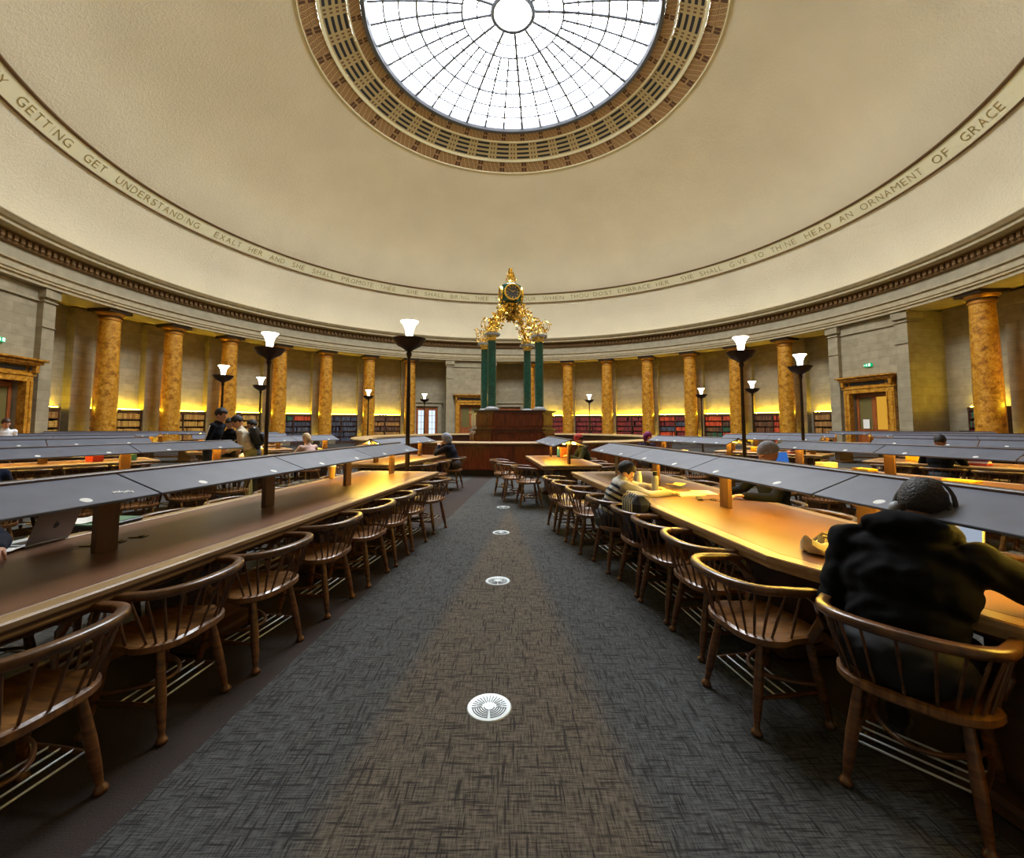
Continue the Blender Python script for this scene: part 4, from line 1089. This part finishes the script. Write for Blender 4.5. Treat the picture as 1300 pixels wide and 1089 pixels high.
    n=len(me.vertices); co=np.empty(n*3); me.vertices.foreach_get('co',co); co=co.reshape(-1,3)
    if fine and vox<.014:   # cloth folds
        no=np.empty(n*3); me.vertices.foreach_get('normal',no); no=no.reshape(-1,3)
        f=np.sin(co[:,0]*38+np.sin(co[:,2]*31+co[:,1]*17)*1.6)*np.sin(co[:,2]*27+np.sin(co[:,0]*23)*1.3)
        hdist=np.linalg.norm(co-np.array(hc),axis=1); w=np.clip((hdist-.17)/.06,0,1)
        co=co+no*(f*w*.0055*b)[:,None]; me.vertices.foreach_set('co',co.reshape(-1))
    fc=np.empty(len(me.polygons)*3); me.polygons.foreach_get('center',fc); fc=fc.reshape(-1,3)
    best=np.full(len(fc),1e9); mi=np.zeros(len(fc),int)
    for p in prim:
        if p[0]=='e':
            Mi=np.array((Matrix.Translation(p[1])@p[3]@Matrix.Diagonal((*p[2],1))).inverted()); q=fc@Mi[:3,:3].T+Mi[:3,3]; dd=(np.linalg.norm(q,axis=1)-1)*min(p[2])
        else:
            a=np.array(p[1]);bb=np.array(p[2]);ab=bb-a; tt=np.clip(((fc-a)@ab)/(ab@ab),0,1); dd=np.linalg.norm(fc-(a+tt[:,None]*ab),axis=1)-(p[3]+(p[4]-p[3])*tt)
        k=dd<best; best[k]=dd[k]; mi[k]=p[-1]
    for m_ in mats['list']: pass
    me.materials.clear()
    for m_ in mats['list']: me.materials.append(m_)
    me.polygons.foreach_set('material_index',mi.astype(np.int32)); me.polygons.foreach_set('use_smooth',[True]*len(me.polygons))
    # hands joined to the same mesh
    hm=MB()
    for el,wr,s in hd_: 
        d=(wr-el).normalized(); 
        if pose=='sit': d=(d+V(0,.2,-.1)); d.z=max(d.z,-.35)
        hand_geo(hm,wr-d.normalized()*.005,d,V(0,0,1) if pose=='sit' else V(s,0,0),s,.45 if pose=='sit' else .7)
    bmm=bmesh.new(); bmm.from_mesh(me); h2=hm.mesh('h',mats['list'][0],60); bmm.from_mesh(h2); bmm.to_mesh(me); bmm.free(); bpy.data.meshes.remove(h2)
    me.name='body'
    if headat is not None:
        off=Matrix.Rotation(rz,3,'Z')@V(hc.x,hc.y,0)*scale; pos=Vector(headat)-off
    t.location=(pos[0],pos[1],0); t.rotation_euler=(0,0,rz); t.scale=(scale,)*3; COL.objects.link(t)
    body=link('body',me,t)
    if stripe:
        for (el,wr,s),sgn in zip(hd_,(-1,1)):
            sh=shl+V(s*sw,0,-.01); o1=V(s*.070*b,-.01,.02); st=MB(); st.tube([sh+o1*1.1,sh.lerp(el,.5)+o1,el+V(s*.056,-.02,.0),el.lerp(wr,.5)+V(s*.050,-.005,.01),wr+V(s*.044,0,0)],[.018]*5,8,flat=(1,.6)); st.build('sleeve_stripe',stripe,t,60)
    for s in (-1,1):
        em=MB(); em.sphere(HM@V(s*.030,.080,.008),(.011,.009,.008),5); em.build('eye',M['black'],t,60)
    if hair:
        h=MB(); h.sphere((0,0,0),1,14); vs=[]
        for v in h.v:
            v=Vector(v); q=V(v.x*.082,v.y*.103-.016,v.z*.102+.030)
            if hairlen and v.z<.1 and v.y<.35: q.z-=hairlen*(.1-v.z); q.x*=1+.2*hairlen*4
            face_=(q.y>.035 and q.z<.058) or q.z<-.045-hairlen
            ear=(abs(q.x)>.06 and q.z<-.0 and q.y>-.03 and not hairlen)
            if face_ or ear: q=V(q.x*.72,q.y*.62,q.z*.8)
            elif fine: 
                q*=1+.035*sin(v.x*23+v.y*31)*cos(v.z*19+v.x*11)+rgh.uniform(-.02,.03)
            vs.append(tuple(HM@q))
        h.v=vs; h.build('hair',hair,t,180)
    if headwear:
        kind,hm_=headwear; h=MB(); h.sphere((0,0,0),1,14); vs=[]
        for v in h.v:
            v=Vector(v); q=V(v.x*.088,v.y*.108-.012,v.z*.112+.030)
            if kind=='scarf':
                if v.z<0 and v.y<.75: q.z-=.06*abs(v.z); q.x*=1.06; q.y=q.y*1.05-.012
                if v.y>.5 and -.62<v.z<.38: q=V(q.x*.8,.06,q.z*.8)
            else:
                if q.z<.022: q=V(q.x*.7,q.y*.7,.015)
            vs.append(tuple(HM@q))
        h.v=vs; h.build('headscarf' if kind=='scarf' else 'cap',hm_,t,60)
        if kind=='cap':
            pk=MB(); pk.prism([(x*.075,.075+.075*sqrt(max(0,1-x*x))) for x in [q/6-1 for q in range(13)]],.030,.038,M=HM); pk.build('cap_peak',hm_,t,30)
    print('HEAD',label[:30],[round(v,2) for v in (Matrix.Translation((pos[0],pos[1],0))@Matrix.Rotation(rz,4,'Z')@(hc*scale))])
    return t,HM,rz
def mset(top,bottom=(40,42,52),shoe=(30,28,28),skin=(196,146,112),hood=None,topm=None):
    k=(top,bottom,shoe,skin,hood,id(topm))
    if k not in MS:
        MS[k]={'list':[plain('skin',skin,.5),topm or plain('cloth_top',top,.9,noise=.2,scale=14,bump=.3,spec=.12),plain('cloth_trousers',bottom,.85,noise=.15,scale=14),plain('shoe_leather',shoe,.5),plain('hood_cloth',hood or top,.9,noise=.2,scale=14,bump=.3,spec=.12)]}
    return MS[k]
MS={}
rgh=random.Random(9)
hairb=plain('black_hair',(30,24,22),.6,noise=.7,scale=110,bump=1.0,aniso=(1,.5,1)); hairbr=plain('brown_hair',(70,46,30),.5,noise=.4,scale=60); hairg=plain('pale_hair',(200,170,130),.5,noise=.2,scale=60)
def wpos(ang,r,off): return PT(ang,r,off)
def lw(o,loc): # local -> world of an empty at (pos, rz)
    pos,rz=o; return Matrix.Translation((pos[0],pos[1],0))@Matrix.Rotation(rz,4,'Z')@Vector(loc)
# 1 black hooded jacket, front right
FA=6.95; fpos=PT(FA,18.12,-.51); ff=rot(nvec(FA,1),28)
rgh=random.Random(9)
p1,H1,r1=person('person in a bulky black hooded jacket seated at the front right, back to the camera',fpos-Vector((ff[0],ff[1],0))*.03,ff,mset((9,9,12),(16,16,20),skin=(150,108,84)),lean=24,hands=[(-.20,.30,.70),(.42,.55,.86)],turn=-6,nod=10,bulk=1.36,wide=1.06,hair=hairb,vox=.011,hood=True,bend=[(-.25,-.7,-1),(1,-.2,-.5)],head_off=(.03,.05),hdrop=.02)
def child_of(loc,rz,t): pass
hp_=thing('headphones','black over-ear headphones worn by the person in the black hooded jacket','headphones',p1.location,r1)
m=MB(); m.tube([H1@V(sin(a)*.102,-.005-.0,cos(a)*.128+.012) for a in np.linspace(-1.75,1.75,17)],.006,8,flat=(1.6,.6)); m.build('headband',M['black'],hp_,60)
for s in (-1,1):
    m=MB(); Mx=H1@Matrix.Translation((s*.092,.0,-.016))@Matrix.Rotation(s*R(90),4,'Y'); m.lathe([(.001,.022),(.028,.020),(.036,.008),(.036,-.008),(.030,-.016),(.001,-.016)],20,Mx); m.build('ear_cup',M['silver'] if s<0 else M['black'],hp_,40)
# 2 striped jumper
sm,snt,sb,so=newmat('striped_knit'); tcn=N(snt,'ShaderNodeTexCoord'); spx=N(snt,'ShaderNodeSeparateXYZ'); snt.links.new(tcn.outputs['Object'],spx.inputs[0])
LE=27; axis=M_(snt,'ADD',M_(snt,'MULTIPLY',spx.outputs[1],sin(R(LE))),M_(snt,'MULTIPLY',M_(snt,'SUBTRACT',spx.outputs[2],.57),cos(R(LE))))
st_=M_(snt,'GREATER_THAN',M_(snt,'FRACT',M_(snt,'MULTIPLY',axis,15)),.52)
torso=M_(snt,'MULTIPLY',M_(snt,'LESS_THAN',axis,.40),M_(snt,'LESS_THAN',M_(snt,'ABSOLUTE',spx.outputs[0]),.19))
mxr=N(snt,'ShaderNodeMix',data_type='RGBA'); mxr.inputs[6].default_value=(*lin((186,184,172)),1); mxr.inputs[7].default_value=(*lin((24,28,44)),1); snt.links.new(M_(snt,'MULTIPLY',st_,torso),mxr.inputs[0]); snt.links.new(mxr.outputs[2],sb.inputs['Base Color']); sb.inputs['Roughness'].default_value=.9
sp_=PT(6.95,15.10,-.80); sf=nvec(6.95,1)
p2,H2,r2=person('person in a grey and navy striped jumper bent over the table, writing',sp_,rot(sf,-6),mset((1,1,1),(60,62,70),topm=sm,skin=(226,176,128)),lean=LE,hands=[(-.02,.60,.92),(.24,.66,.90)],turn=-14,nod=26,hair=hairb,vox=.011,bend=[(-1,.2,-.2),(1,-.2,-.5)],hdrop=.06,scale=.92,head_off=(0,-.03))
# 3 laptop user, left edge
p3,_,_=person('person in a dark quilted coat typing on a laptop at the left edge',PT(A0,17.75,-.98),nvec(A0,1),mset((26,28,38),skin=(206,150,116)),lean=14,hands=[(-.05,.52,.84),(.20,.54,.84)],hair=hairb,vox=.012,bulk=1.15)
# 4 dark blue, left edge, next table
person('person in a navy top seated at the left edge, second left table',PT(A0-15,16.25,.72),nvec(A0-15,-1),mset((24,30,48),skin=(214,150,120)),lean=22,hair=hairbr,vox=.016,bulk=1.1)
# 5 inner left table
person('person in a patterned headscarf and dark coat at the short left table by the desk',PT(-13.5,9.35,.78),nvec(-13.5,-1),mset((26,28,44),skin=(200,150,120)),lean=20,hands=[(-.10,.36,1.02),(.10,.30,1.05)],headwear=('scarf',plain('patterned_scarf',(150,158,178),.8,noise=.5,scale=40)),vox=.016,bulk=1.15)
# 6 inner right table
person('person in a red and white cap and olive jacket behind the short right table',PT(5.3,10.1,.76),nvec(5.3,-1),mset((44,48,40),skin=(210,160,120)),lean=20,hair=hairb,headwear=('cap',plain('red_white_cap',(190,60,50),.7,noise=.6,scale=25)),vox=.016,turn=-10)
# 7-10 standing group
g1=at_d(281,528,9.2); g2=at_d(291.5,540,9.9); g3=at_d(301,537,8.95); g4=at_d(320,541,9.7)
def stand(px,py,Y,label,face,mats,**k):
    p=at_d(px,py,Y); lean=k.get('lean',10); zh=.95+.52*cos(R(lean))+.10*cos(R(lean*.9))+.035; return person(label,p,face,mats,pose='stand',scale=p.z/zh,headat=(p.x,p.y,0),**k)
stand(281,527,9.3,'standing person in a dark padded gilet with white-striped black sleeves, leftmost of the group',(1,.15),mset((24,28,38),(30,32,44)),stripe=M['white'],lean=14,nod=18,hair=hairb,vox=.018,hands=[(-.2,.2,.95),(.2,.25,.95)])
stand(291.5,538,10.1,'standing person in plain dark clothes, second from the left of the group',(.2,-1),mset((24,22,26),(26,26,32)),lean=10,nod=25,hair=hairb,vox=.018,hands=[(-.15,.3,1.0),(.15,.3,1.0)])
p9,_,_=stand(301.5,536,9.0,'standing person in a cream jacket with a dark backpack, khaki trousers',(-.9,-.35),mset((206,194,172),(150,140,84)),lean=22,nod=30,hair=hairb,vox=.018,hands=[(-.1,.38,1.0),(.12,.35,1.05)])
stand(320,540,9.9,'standing person in a dark hooded jacket, rightmost of the group',(-.8,-.6),mset((34,36,50),(60,56,60)),lean=8,nod=20,hair=hairb,vox=.018,hands=[(-.15,.3,1.0),(.15,.3,1.05)])
bp_=thing('backpack','dark backpack on the back of the person in the cream jacket','backpack',p9.location,p9.rotation_euler.z); bp_.scale=p9.scale
bq=Matrix.Translation((0,.09,1.20))@Matrix.Rotation(R(-22),4,'X')
m=MB(); m.box((0,-.20,.0),(.30,.16,.42),bev=.045); m.v=[tuple(bq@Vector(v)) for v in m.v]; m.build('bag_body',M['black'],bp_,60); m=MB(); m.box((0,-.31,-.08),(.22,.06,.20),bev=.02); m.v=[tuple(bq@Vector(v)) for v in m.v]; m.build('front_pocket',plain('navy_cloth',(30,34,52),.8),bp_,60)
# 11 far left
q=at_d(8,535,11.5); person('person in a white shirt standing by the left doorway',q,(1,-.4),mset((226,230,234),(50,50,60),skin=(214,160,130)),pose='stand',scale=q.z/1.64,headat=(q.x,q.y,0),hair=hairbr,vox=.02)
# 12-16 readers further back
def sitter(px,py,Y,label,face,mats,**k):
    p=at_d(px,py,Y); o=person(label,p,face,mats,**k); return o
person('person in a purple headscarf seated beyond the right long table, near the desk',PT(23.3,9.0,-.1),(.35,-1),mset((40,36,70)),headwear=('scarf',plain('purple_scarf',(120,20,90),.8)),vox=.02)
person('person in a grey beanie and dark coat beyond the right long table',PT(6.95,15.55,.86),nvec(6.95,-1),mset((26,28,34)),lean=6,nod=10,headwear=('beanie',plain('grey_knit',(140,140,144),.9,noise=.3,scale=50)),vox=.016,bulk=1.1)
person('person in a black top with back turned, two tables to the right',PT(36.9,14.15,-.72),nvec(36.9,1),mset((16,17,20)),lean=12,hair=hairb,vox=.016,bulk=1.15)
person('person in a white top reading at a short left table, facing the aisle',PT(-31.5,11.2,-.74),nvec(-31.5,1),mset((236,232,214),skin=(222,170,130)),lean=24,hair=hairbr,vox=.018)
person('person with pale hair in a pinkish top at a short left table',PT(-31.5,10.5,.74),nvec(-31.5,-1),mset((206,176,170),skin=(222,170,140)),lean=20,hair=hairg,hairlen=.06,vox=.018)
# ------------------------------------------------------------------ things on the tables
def top(px,py,z=.792): return at_z(px,py,z)
def laptop(label,pos,rz,screen,size=(.31,.215),ang=105,mark=False):
    t=thing('laptop',label,'laptop',(pos.x,pos.y,.792),rz)
    w,d=size; m=MB(); m.box((0,0,.008),(w,d,.014),bev=.004); b_=m.build('base',M['grille'],t,30)
    m=MB(); m.box((0,-.01+.03,.0155),(w*.86,d*.42,.001)); m.build('keyboard',M['black'],b_,0)
    Mx=Matrix.Translation((0,d/2,.014))@Matrix.Rotation(R(90-ang),4,'X')
    m=MB(); n0=0; m.box((0,0,d/2),(w,.007,d),bev=.003); m.v=[tuple(Mx@Vector(v)) for v in m.v]; l_=m.build('lid',M['laptopm'],t,30)
    m=MB(); m.box((0,-.0042,d/2),(w-.02,.001,d-.02)); m.v=[tuple(Mx@Vector(v)) for v in m.v]; m.build('screen',screen,l_,0)
    if mark:
        m=MB(); pts=[(cos(a)*.018*(1 if not(-.5<a<.5) else .72),sin(a)*.018*(1+.1*abs(cos(a)))) for a in np.linspace(-pi,pi,25)[:-1]]
        m.prism(pts,0,.001,M=Mx@Matrix.Translation((0,.0045,d/2))@Matrix.Rotation(R(-90),4,'X')@Matrix.Rotation(R(0),4,'Z'))
        m.box((.004,.005,d/2+.026),(.006,.001,.010)); m.v[-8:]=[tuple(Mx@Vector(v)) for v in m.v[-8:]]
        m.build('logo',M['black'],l_,0)
    return t
M['laptopm']=plain('grey_aluminium',(140,134,130),.35,.4)
scr=emit('screen_glow',(200,214,235),.4); scrb=emit('blue_screen',(60,110,190),.6)
a=top(31.5,694.6,.80); b=top(88.5,680.8,.80); dv=(b-a); ang_=atan2(dv.y,dv.x)
c=(a+b)/2; nrm=Vector((-sin(ang_),cos(ang_),0))
laptop('open grey laptop on the left long table, lid back towards the aisle',c+nrm*.1075,ang_+pi,scr,size=(dv.length,.215),ang=112,mark=True)
def sheet(name,label,cat,pos,rz,w,d,mat,z=.792,th=.003,curl=0):
    m=MB(); n=8; vs=[];fs=[]
    for i in range(n+1):
        for j in (0,1): x=-w/2+w*i/n; vs.append((x,(-.5+j)*d,curl*abs(x/w)**2*(1)+.0))
    for i in range(n+1):
        for j in (0,1): x=-w/2+w*i/n; vs.append((x,(-.5+j)*d,curl*abs(x/w)**2+th))
    o2=2*(n+1)
    for i in range(n):
        q=2*i; fs+=[(q,q+1,q+3,q+2),(o2+q,o2+q+2,o2+q+3,o2+q+1),(q,q+2,o2+q+2,o2+q),(q+1,o2+q+1,o2+q+3,q+3)]
    fs+=[(0,o2,o2+1,1),(2*n,2*n+1,o2+2*n+1,o2+2*n)]
    m.add(vs,fs); o=m.build(name,mat,None,0,(pos[0],pos[1],z),rz); return tag(o,label,cat)
tb=R(A0)
sheet('paper','white sheet of paper at the left edge in front of the typing hands','paper',top(6,697),tb+.5,.20,.28,M['white'],curl=.05)
gr=plain('green_folder',(96,136,104),.6); 
p=top(140,667); g_=thing('folder','green folder with dark edges lying open on the left long table','folder',(p.x-.05,p.y+.03,.792),tb+.1)
m=MB(); m.box((0,0,.014),(.24,.36,.026),bev=.006); m.build('cover',M['black'],g_); m=MB(); m.box((0,.0,.030),(.22,.33,.006),bev=.002); m.build('page',gr,g_)
p=top(118,668); sheet('paper','curled white paper lying on the green folder','paper',(p.x-.10,p.y+.02),tb+.9,.2,.27,M['white'],z=.826,curl=.12)
M['sock']=plain('brass_flap',(120,96,50),.4,.6)
for i,(px,py) in enumerate([(115,692),(147,687.5),(176,681)]):
    p=top(px,py); m=MB(); m.box((0,0,.003),(.10,.05,.005),bev=.002); m.box((.02,0,.008),(.02,.04,.008),bev=.002); tag(m.build('cable_flap',M['sock'],None,30,(p.x,p.y,.790),tb+.3),'small brass cable flap in the left tabletop, %s from the laptop'%ORD[i],'flap','brass cable flaps by the post')
def cup(label,pos,col,z=.79,s=1):
    t=thing('paper_cup',label,'cup',(pos.x,pos.y,z)); m=MB(); m.lathe([(.001,0),(.030,0),(.042,.13),(.001,.128)],20); m.build('cup_body',col,t); m=MB(); m.lathe([(.001,.128),(.045,.128),(.045,.137),(.038,.146),(.001,.146)],20); m.build('lid',M['white'],t); t.scale=(s,s,s); return t
cup('tan paper cup on the far side of the left long table',top(421,607),plain('kraft_card',(200,160,96),.7),s=1.25)
def bottle(label,pos,body,capm,h=.22,r=.034,z=.79,name='bottle'):
    t=thing(name,label,'bottle',(pos.x,pos.y,z)); m=MB(); m.lathe([(.001,0),(r,0),(r,h*.72),(r*.8,h*.80),(r*.6,h*.84),(.001,h*.84)],20); m.build('bottle_body',body,t); m=MB(); m.lathe([(.001,h*.83),(r*.66,h*.83),(r*.66,h),(.001,h)],20); m.build('bottle_cap',capm,t); return t
bottle('steel flask standing beside the post in front of the striped reader',top(832,628),M['silver'],M['black'],.25,.036)
bottle('small clear bottle near the face of the striped reader',top(812,620),plain('pale_bottle',(220,220,200),.2),M['white'],.2,.03)
tr_=R(6.95)
sheet('notebook','open notebook under the hands of the striped reader','notebook',top(872,628),tr_+.1,.30,.24,M['white'],th=.012)
sheet('paper','loose white page beside the open notebook on the right long table','paper',top(893,625),tr_-.2,.21,.29,M['white'])
sheet('booklet','yellow-lit booklet propped in the hand of the striped reader','booklet',top(858,619),tr_+.5,.2,.14,plain('cream_page',(236,220,150),.7),z=.82,curl=.08)
p=top(888,634); m=MB(); m.box((0,0,.012),(.15,.05,.022),bev=.008); tag(m.build('charger',M['black'],None,40,(p.x,p.y,.79),tr_+1.2),'black charger lying beside the notebook','charger')
pts=[Vector((p.x,p.y,.795))]
for i in range(40):
    a=i*.42; pts.append(Vector((p.x+.10+.05*cos(a)+i*.0035,p.y-.03+.05*sin(a)-i*.002,.795+.004*sin(i))))
m=MB(); m.tube(pts,.003,6); tag(m.build('cable',M['black'],None,60),'thin black cable coiled beside the charger on the right table','cable')
# cloth bag on the right table
p=top(1045,702); bg_=thing('cloth_bag','cream cloth bag with dark straps slumped on the edge of the right long table','bag',(p.x+.02,p.y,.792),tr_+.1)
m=MB(); n=28; vs=[]; fs=[]
rings=[(.0,.0),(.6,.002),(.95,.012),(1.05,.045),(1.0,.075),(.85,.07),(.6,.045),(.0,.04)]
for k,(s_,z_) in enumerate(rings):
    for i in range(n):
        a=2*pi*i/n; w_=1+.10*sin(3*a+k)+.06*sin(7*a+2*k); zz=z_*(1+.35*sin(2*a+1)+.25*sin(5*a+k))
        vs.append((cos(a)*.15*s_*w_,sin(a)*.105*s_*w_,zz))
for k in range(len(rings)-1):
    for i in range(n): fs.append((k*n+i,k*n+(i+1)%n,(k+1)*n+(i+1)%n,(k+1)*n+i))
m.add(vs,fs); m.build('bag_body',plain('cream_canvas',(206,196,160),.85,noise=.25,scale=18,bump=.4),bg_,60)
for j,(a,b,c_,d_) in enumerate([((-.10,-.05,.05),(-.04,-.01,.10),(.04,.02,.08),(.11,.02,.05)),((-.06,.05,.05),(.0,.02,.11),(.05,-.02,.09),(.12,-.04,.06)),((.02,-.06,.05),(.05,-.02,.13),(.09,.02,.12),(.13,.05,.05))]):
    m=MB(); m.tube([a,b,c_,d_],.012,8,flat=(1.5,.35)); m.build('strap',plain('dark_strap',(50,36,26),.7) if j==0 else M['strap'],bg_,60) if j else None
    if j==0: M['strap']=plain('dark_strap',(50,36,26),.7); m.build('strap',M['strap'],bg_,60)
p=top(1078,703); m=MB(); 
vs=[];fs=[]; n=16
for i in range(n+1):
    for j in range(n+1):
        x=(i/n-.5);y=(j/n-.5); rr_=max(0,1-(x*x+y*y)*4); vs.append((x*.26,y*.20,.004+.05*rr_**.5*(1+.3*sin(x*30)*cos(y*22))))
for i in range(n):
    for j in range(n): q=i*(n+1)+j; fs.append((q,q+n+1,q+n+2,q+1))
k0=len(vs); vs+= [(v[0],v[1],.001) for v in vs]; 
for i in range(n):
    for j in range(n): q=k0+i*(n+1)+j; fs.append((q,q+1,q+n+2,q+n+1))
for i in range(n):
    fs+=[(i,i+1,k0+i+1,k0+i),(n*(n+1)+i,k0+n*(n+1)+i,k0+n*(n+1)+i+1,n*(n+1)+i+1),(i*(n+1),k0+i*(n+1),k0+(i+1)*(n+1),(i+1)*(n+1)),(i*(n+1)+n,(i+1)*(n+1)+n,k0+(i+1)*(n+1)+n,k0+i*(n+1)+n)]
m.add(vs,fs); tag(m.build('scarf',plain('brown_knit',(96,72,44),.9,noise=.4,scale=30),None,60,(p.x+.03,p.y+.02,.792),tr_),'brown patterned scarf bunched beside the cloth bag','scarf')
# laptop of the black-jacket reader
p=lw((p1.location,r1),(-.02,.70,0)); laptop('open laptop in front of the black-jacketed reader on the right table',p,r1,scr,ang=110)
p=at_z(1001,594,.79); laptop('laptop with a blue screen on the second right table',p,.35,scrb,size=(.40,.26),ang=100)
# bag hung on the chair behind the striped reader
cpz=PT(6.95,15.74,-.62); t=thing('backpack','navy backpack with striped straps hung on an aisle chair at the right table','backpack',(cpz.x,cpz.y,0),atan2(-nvec(6.95)[0],nvec(6.95)[1]))
m=MB(); m.box((0,-.10,.66),(.34,.20,.42),bev=.07); m.build('bag_body',plain('navy_canvas',(26,30,46),.8,noise=.2,scale=20),t,60)
M['stripe']=plain('cream_strap',(222,212,170),.8)
for i in range(5):
    x=-.10+.055*i; m=MB(); m.tube([(x,-.20,.72),(x+.01,-.205,.84),(x+.02,-.16,.895),(x+.03,-.06,.89),(x+.05,.02,.80)],.009,8,flat=(1.3,.4)); m.build('strap',M['stripe'],t,60)
# coat over a chair at the far side of the left table
cq=PT(A0,14.15,-.70); t=thing('coat','grey checked coat draped over a chair beyond the left long table','coat',(cq.x,cq.y,0),atan2(-nvec(A0)[0],nvec(A0)[1]))
m=MB(); n=24; vs=[];fs=[]
prof=[(.35,.46),(.36,.62),(.345,.74),(.31,.765),(.27,.74),(.262,.60),(.255,.48)]
for i in range(n+1):
    a=-1.25+2.5*i/n
    for (r_,z_) in prof:
        w_=1+.03*sin(i*1.7+z_*9); vs.append((sin(a)*r_*w_*.98,-.0-cos(a)*r_*w_*.95,z_+.015*sin(i*.9)*(1 if z_<.6 else .3)))
P_=len(prof)
for i in range(n):
    for k in range(P_-1): fs.append((i*P_+k,i*P_+k+1,(i+1)*P_+k+1,(i+1)*P_+k))
    fs.append((i*P_+P_-1,i*P_,(i+1)*P_,(i+1)*P_+P_-1))
fs+=[tuple(range(P_))[::-1],tuple(n*P_+k for k in range(P_))]
m.add(vs,fs); m.build('coat_body',plain('grey_check_wool',(92,88,80),.95,noise=.55,scale=26),t,60)
m=MB(); m.tube([(-.30,-.1,.72),(-.37,-.06,.55),(-.36,-.02,.36)],[.055,.05,.045],10); m.build('sleeve',plain('grey_sleeve_wool',(70,66,62),.95,noise=.4,scale=26),t,60)
# oddments on the farther tables
col_=[(232,226,200),(240,200,60),(200,60,40),(60,120,180),(230,230,230),(90,150,90),(120,60,130)]
OM=[plain('coloured_item_%d'%i,c,.6) for i,c in enumerate(col_)]
spots=[(21.9,13.6,.2,'box',0,'second right table'),(21.9,14.4,-.2,'book_stack',4,'second right table'),(21.9,15.3,.25,'folder',1,'second right table'),(36.9,13.6,0.2,'box',1,'third right table'),(36.9,14.6,-.2,'book_stack',2,'third right table'),(36.9,15.6,.2,'box',4,'third right table'),
(23.3,10.0,.2,'box',0,'second short right table'),(23.3,11.2,-.2,'book_stack',1,'second short right table'),(41.3,10.2,.1,'box',1,'third short right table'),(41.3,11.2,-.2,'book_stack',2,'third short right table'),
(-31.5,11.4,.2,'bag_y',1,'second short left table'),(-31.5,9.8,-.1,'box',0,'second short left table'),(-23.1,13.5,.2,'box',2,'second left table'),(-38.1,13.4,.2,'box',5,'third left table'),(-38.1,13.9,.1,'box',2,'third left table'),(-49.5,10.2,0,'box',3,'third short left table'),(-49.5,11.3,.2,'bag_y',1,'third short left table')]
cn=['cream','yellow','red','blue','white','green','purple']
for i,(an,r,of,kd,ci,w_) in enumerate(spots):
    p=PT(an,r,of,.792); rz_=R(an)+jit.uniform(-.5,.5)
    if kd=='box': m=MB(); m.box((0,0,.06),(.26,.18,.12),bev=.006); tag(m.build('carton',OM[ci],None,20,p,rz_),'%s carton on the %s, %s from the desk'%(cn[ci],w_,'nearest' if r<13.55 else 'a little farther'),'box')
    elif kd=='folder': sheet('folder','%s folder lying flat on the %s'%(cn[ci],w_),'folder',p,rz_,.24,.32,OM[ci],th=.02)
    elif kd=='bag_y': m=MB(); m.sphere((0,0,.10),(.14,.10,.10),8); tag(m.build('pouch',OM[ci],None,60,p,rz_),'%s pouch on the %s'%(cn[ci],w_),'bag')
    else:
        for j in range(3):
            m=MB(); m.box((0,0,.018),(.20-.01*j,.27-.01*j,.034),bev=.003); tag(m.build('book',OM[(ci+j*2)%7],None,20,p+Vector((0,0,.0345*j)),rz_+.15*j),'%s book, %s of the pile on the %s'%(cn[(ci+j*2)%7],['lowest','middle','topmost'][j],w_),'book')
bottle('blue water bottle on the short right table near the desk',at_z(709,580,.792),plain('blue_plastic',(50,120,190),.3),M['white'],.24,.034)
p=at_z(714,580,.792); m=MB(); m.box((0,0,.11),(.24,.05,.22),bev=.01); tag(m.build('carton',plain('orange_card',(206,120,60),.7),None,20,(p.x+.06,p.y,.792),.4),'orange card box in front of the person in the red cap','box')

q=PT(A0,17.62,.27); m=MB()
for i in range(7): m.box((-.045+.015*i,.004*(i%3)-.004,0),(.009,.022,.001),rz=.5*(i%2))
o=tag(m.build('sticker',M['disc'],None,0,(q.x,q.y,1.1738),R(A0)+1.4),'torn white sticker on the nearest canopy panel of the left long table','sticker'); 
o.rotation_euler=(0,0,0); o.matrix_world=Matrix.Translation((q.x,q.y,1.166))@Matrix.Rotation(R(A0),4,'Z')@Matrix.Rotation(R(19),4,'Y')@Matrix.Rotation(R(75),4,'Z')
# ------------------------------------------------------------------ light and camera
wd=bpy.data.worlds.new('overcast'); SC.world=wd; wd.use_nodes=True
bg=wd.node_tree.nodes['Background']; bg.inputs[0].default_value=(.93,.97,1,1); bg.inputs[1].default_value=SKY
la=bpy.data.lights.new('skylight_portal','AREA'); la.shape='DISK'; la.size=13.5; la.cycles.is_portal=True
lo=bpy.data.objects.new('skylight_portal',la); COL.objects.link(lo); lo.location=(0,0,20.0)
cam=bpy.data.cameras.new('camera'); co=bpy.data.objects.new('camera',cam); COL.objects.link(co); SC.camera=co
co.location=(0,-20.02,1.55); co.rotation_euler=(R(90+3.89),0,R(.12)); cam.sensor_fit='HORIZONTAL'; cam.sensor_width=36; cam.lens=560.6/1300*36; cam.shift_y=-44.5/1300; cam.clip_start=.05; cam.clip_end=200
SC.view_settings.view_transform='Standard'; SC.view_settings.look='None'; SC.view_settings.gamma=1; SC.view_settings.use_curve_mapping=False; SC.view_settings.exposure=EXPO
cy=SC.cycles; cy.use_denoising=True; cy.max_bounces=7; cy.diffuse_bounces=4; cy.glossy_bounces=2; cy.transmission_bounces=4; cy.transparent_max_bounces=6; cy.use_light_tree=True; cy.sample_clamp_indirect=8; cy.caustics_reflective=False; cy.caustics_refractive=False
try: cy.denoiser='OPENIMAGEDENOISE'; cy.denoising_input_passes='RGB_ALBEDO_NORMAL'
except Exception as e: print(e)
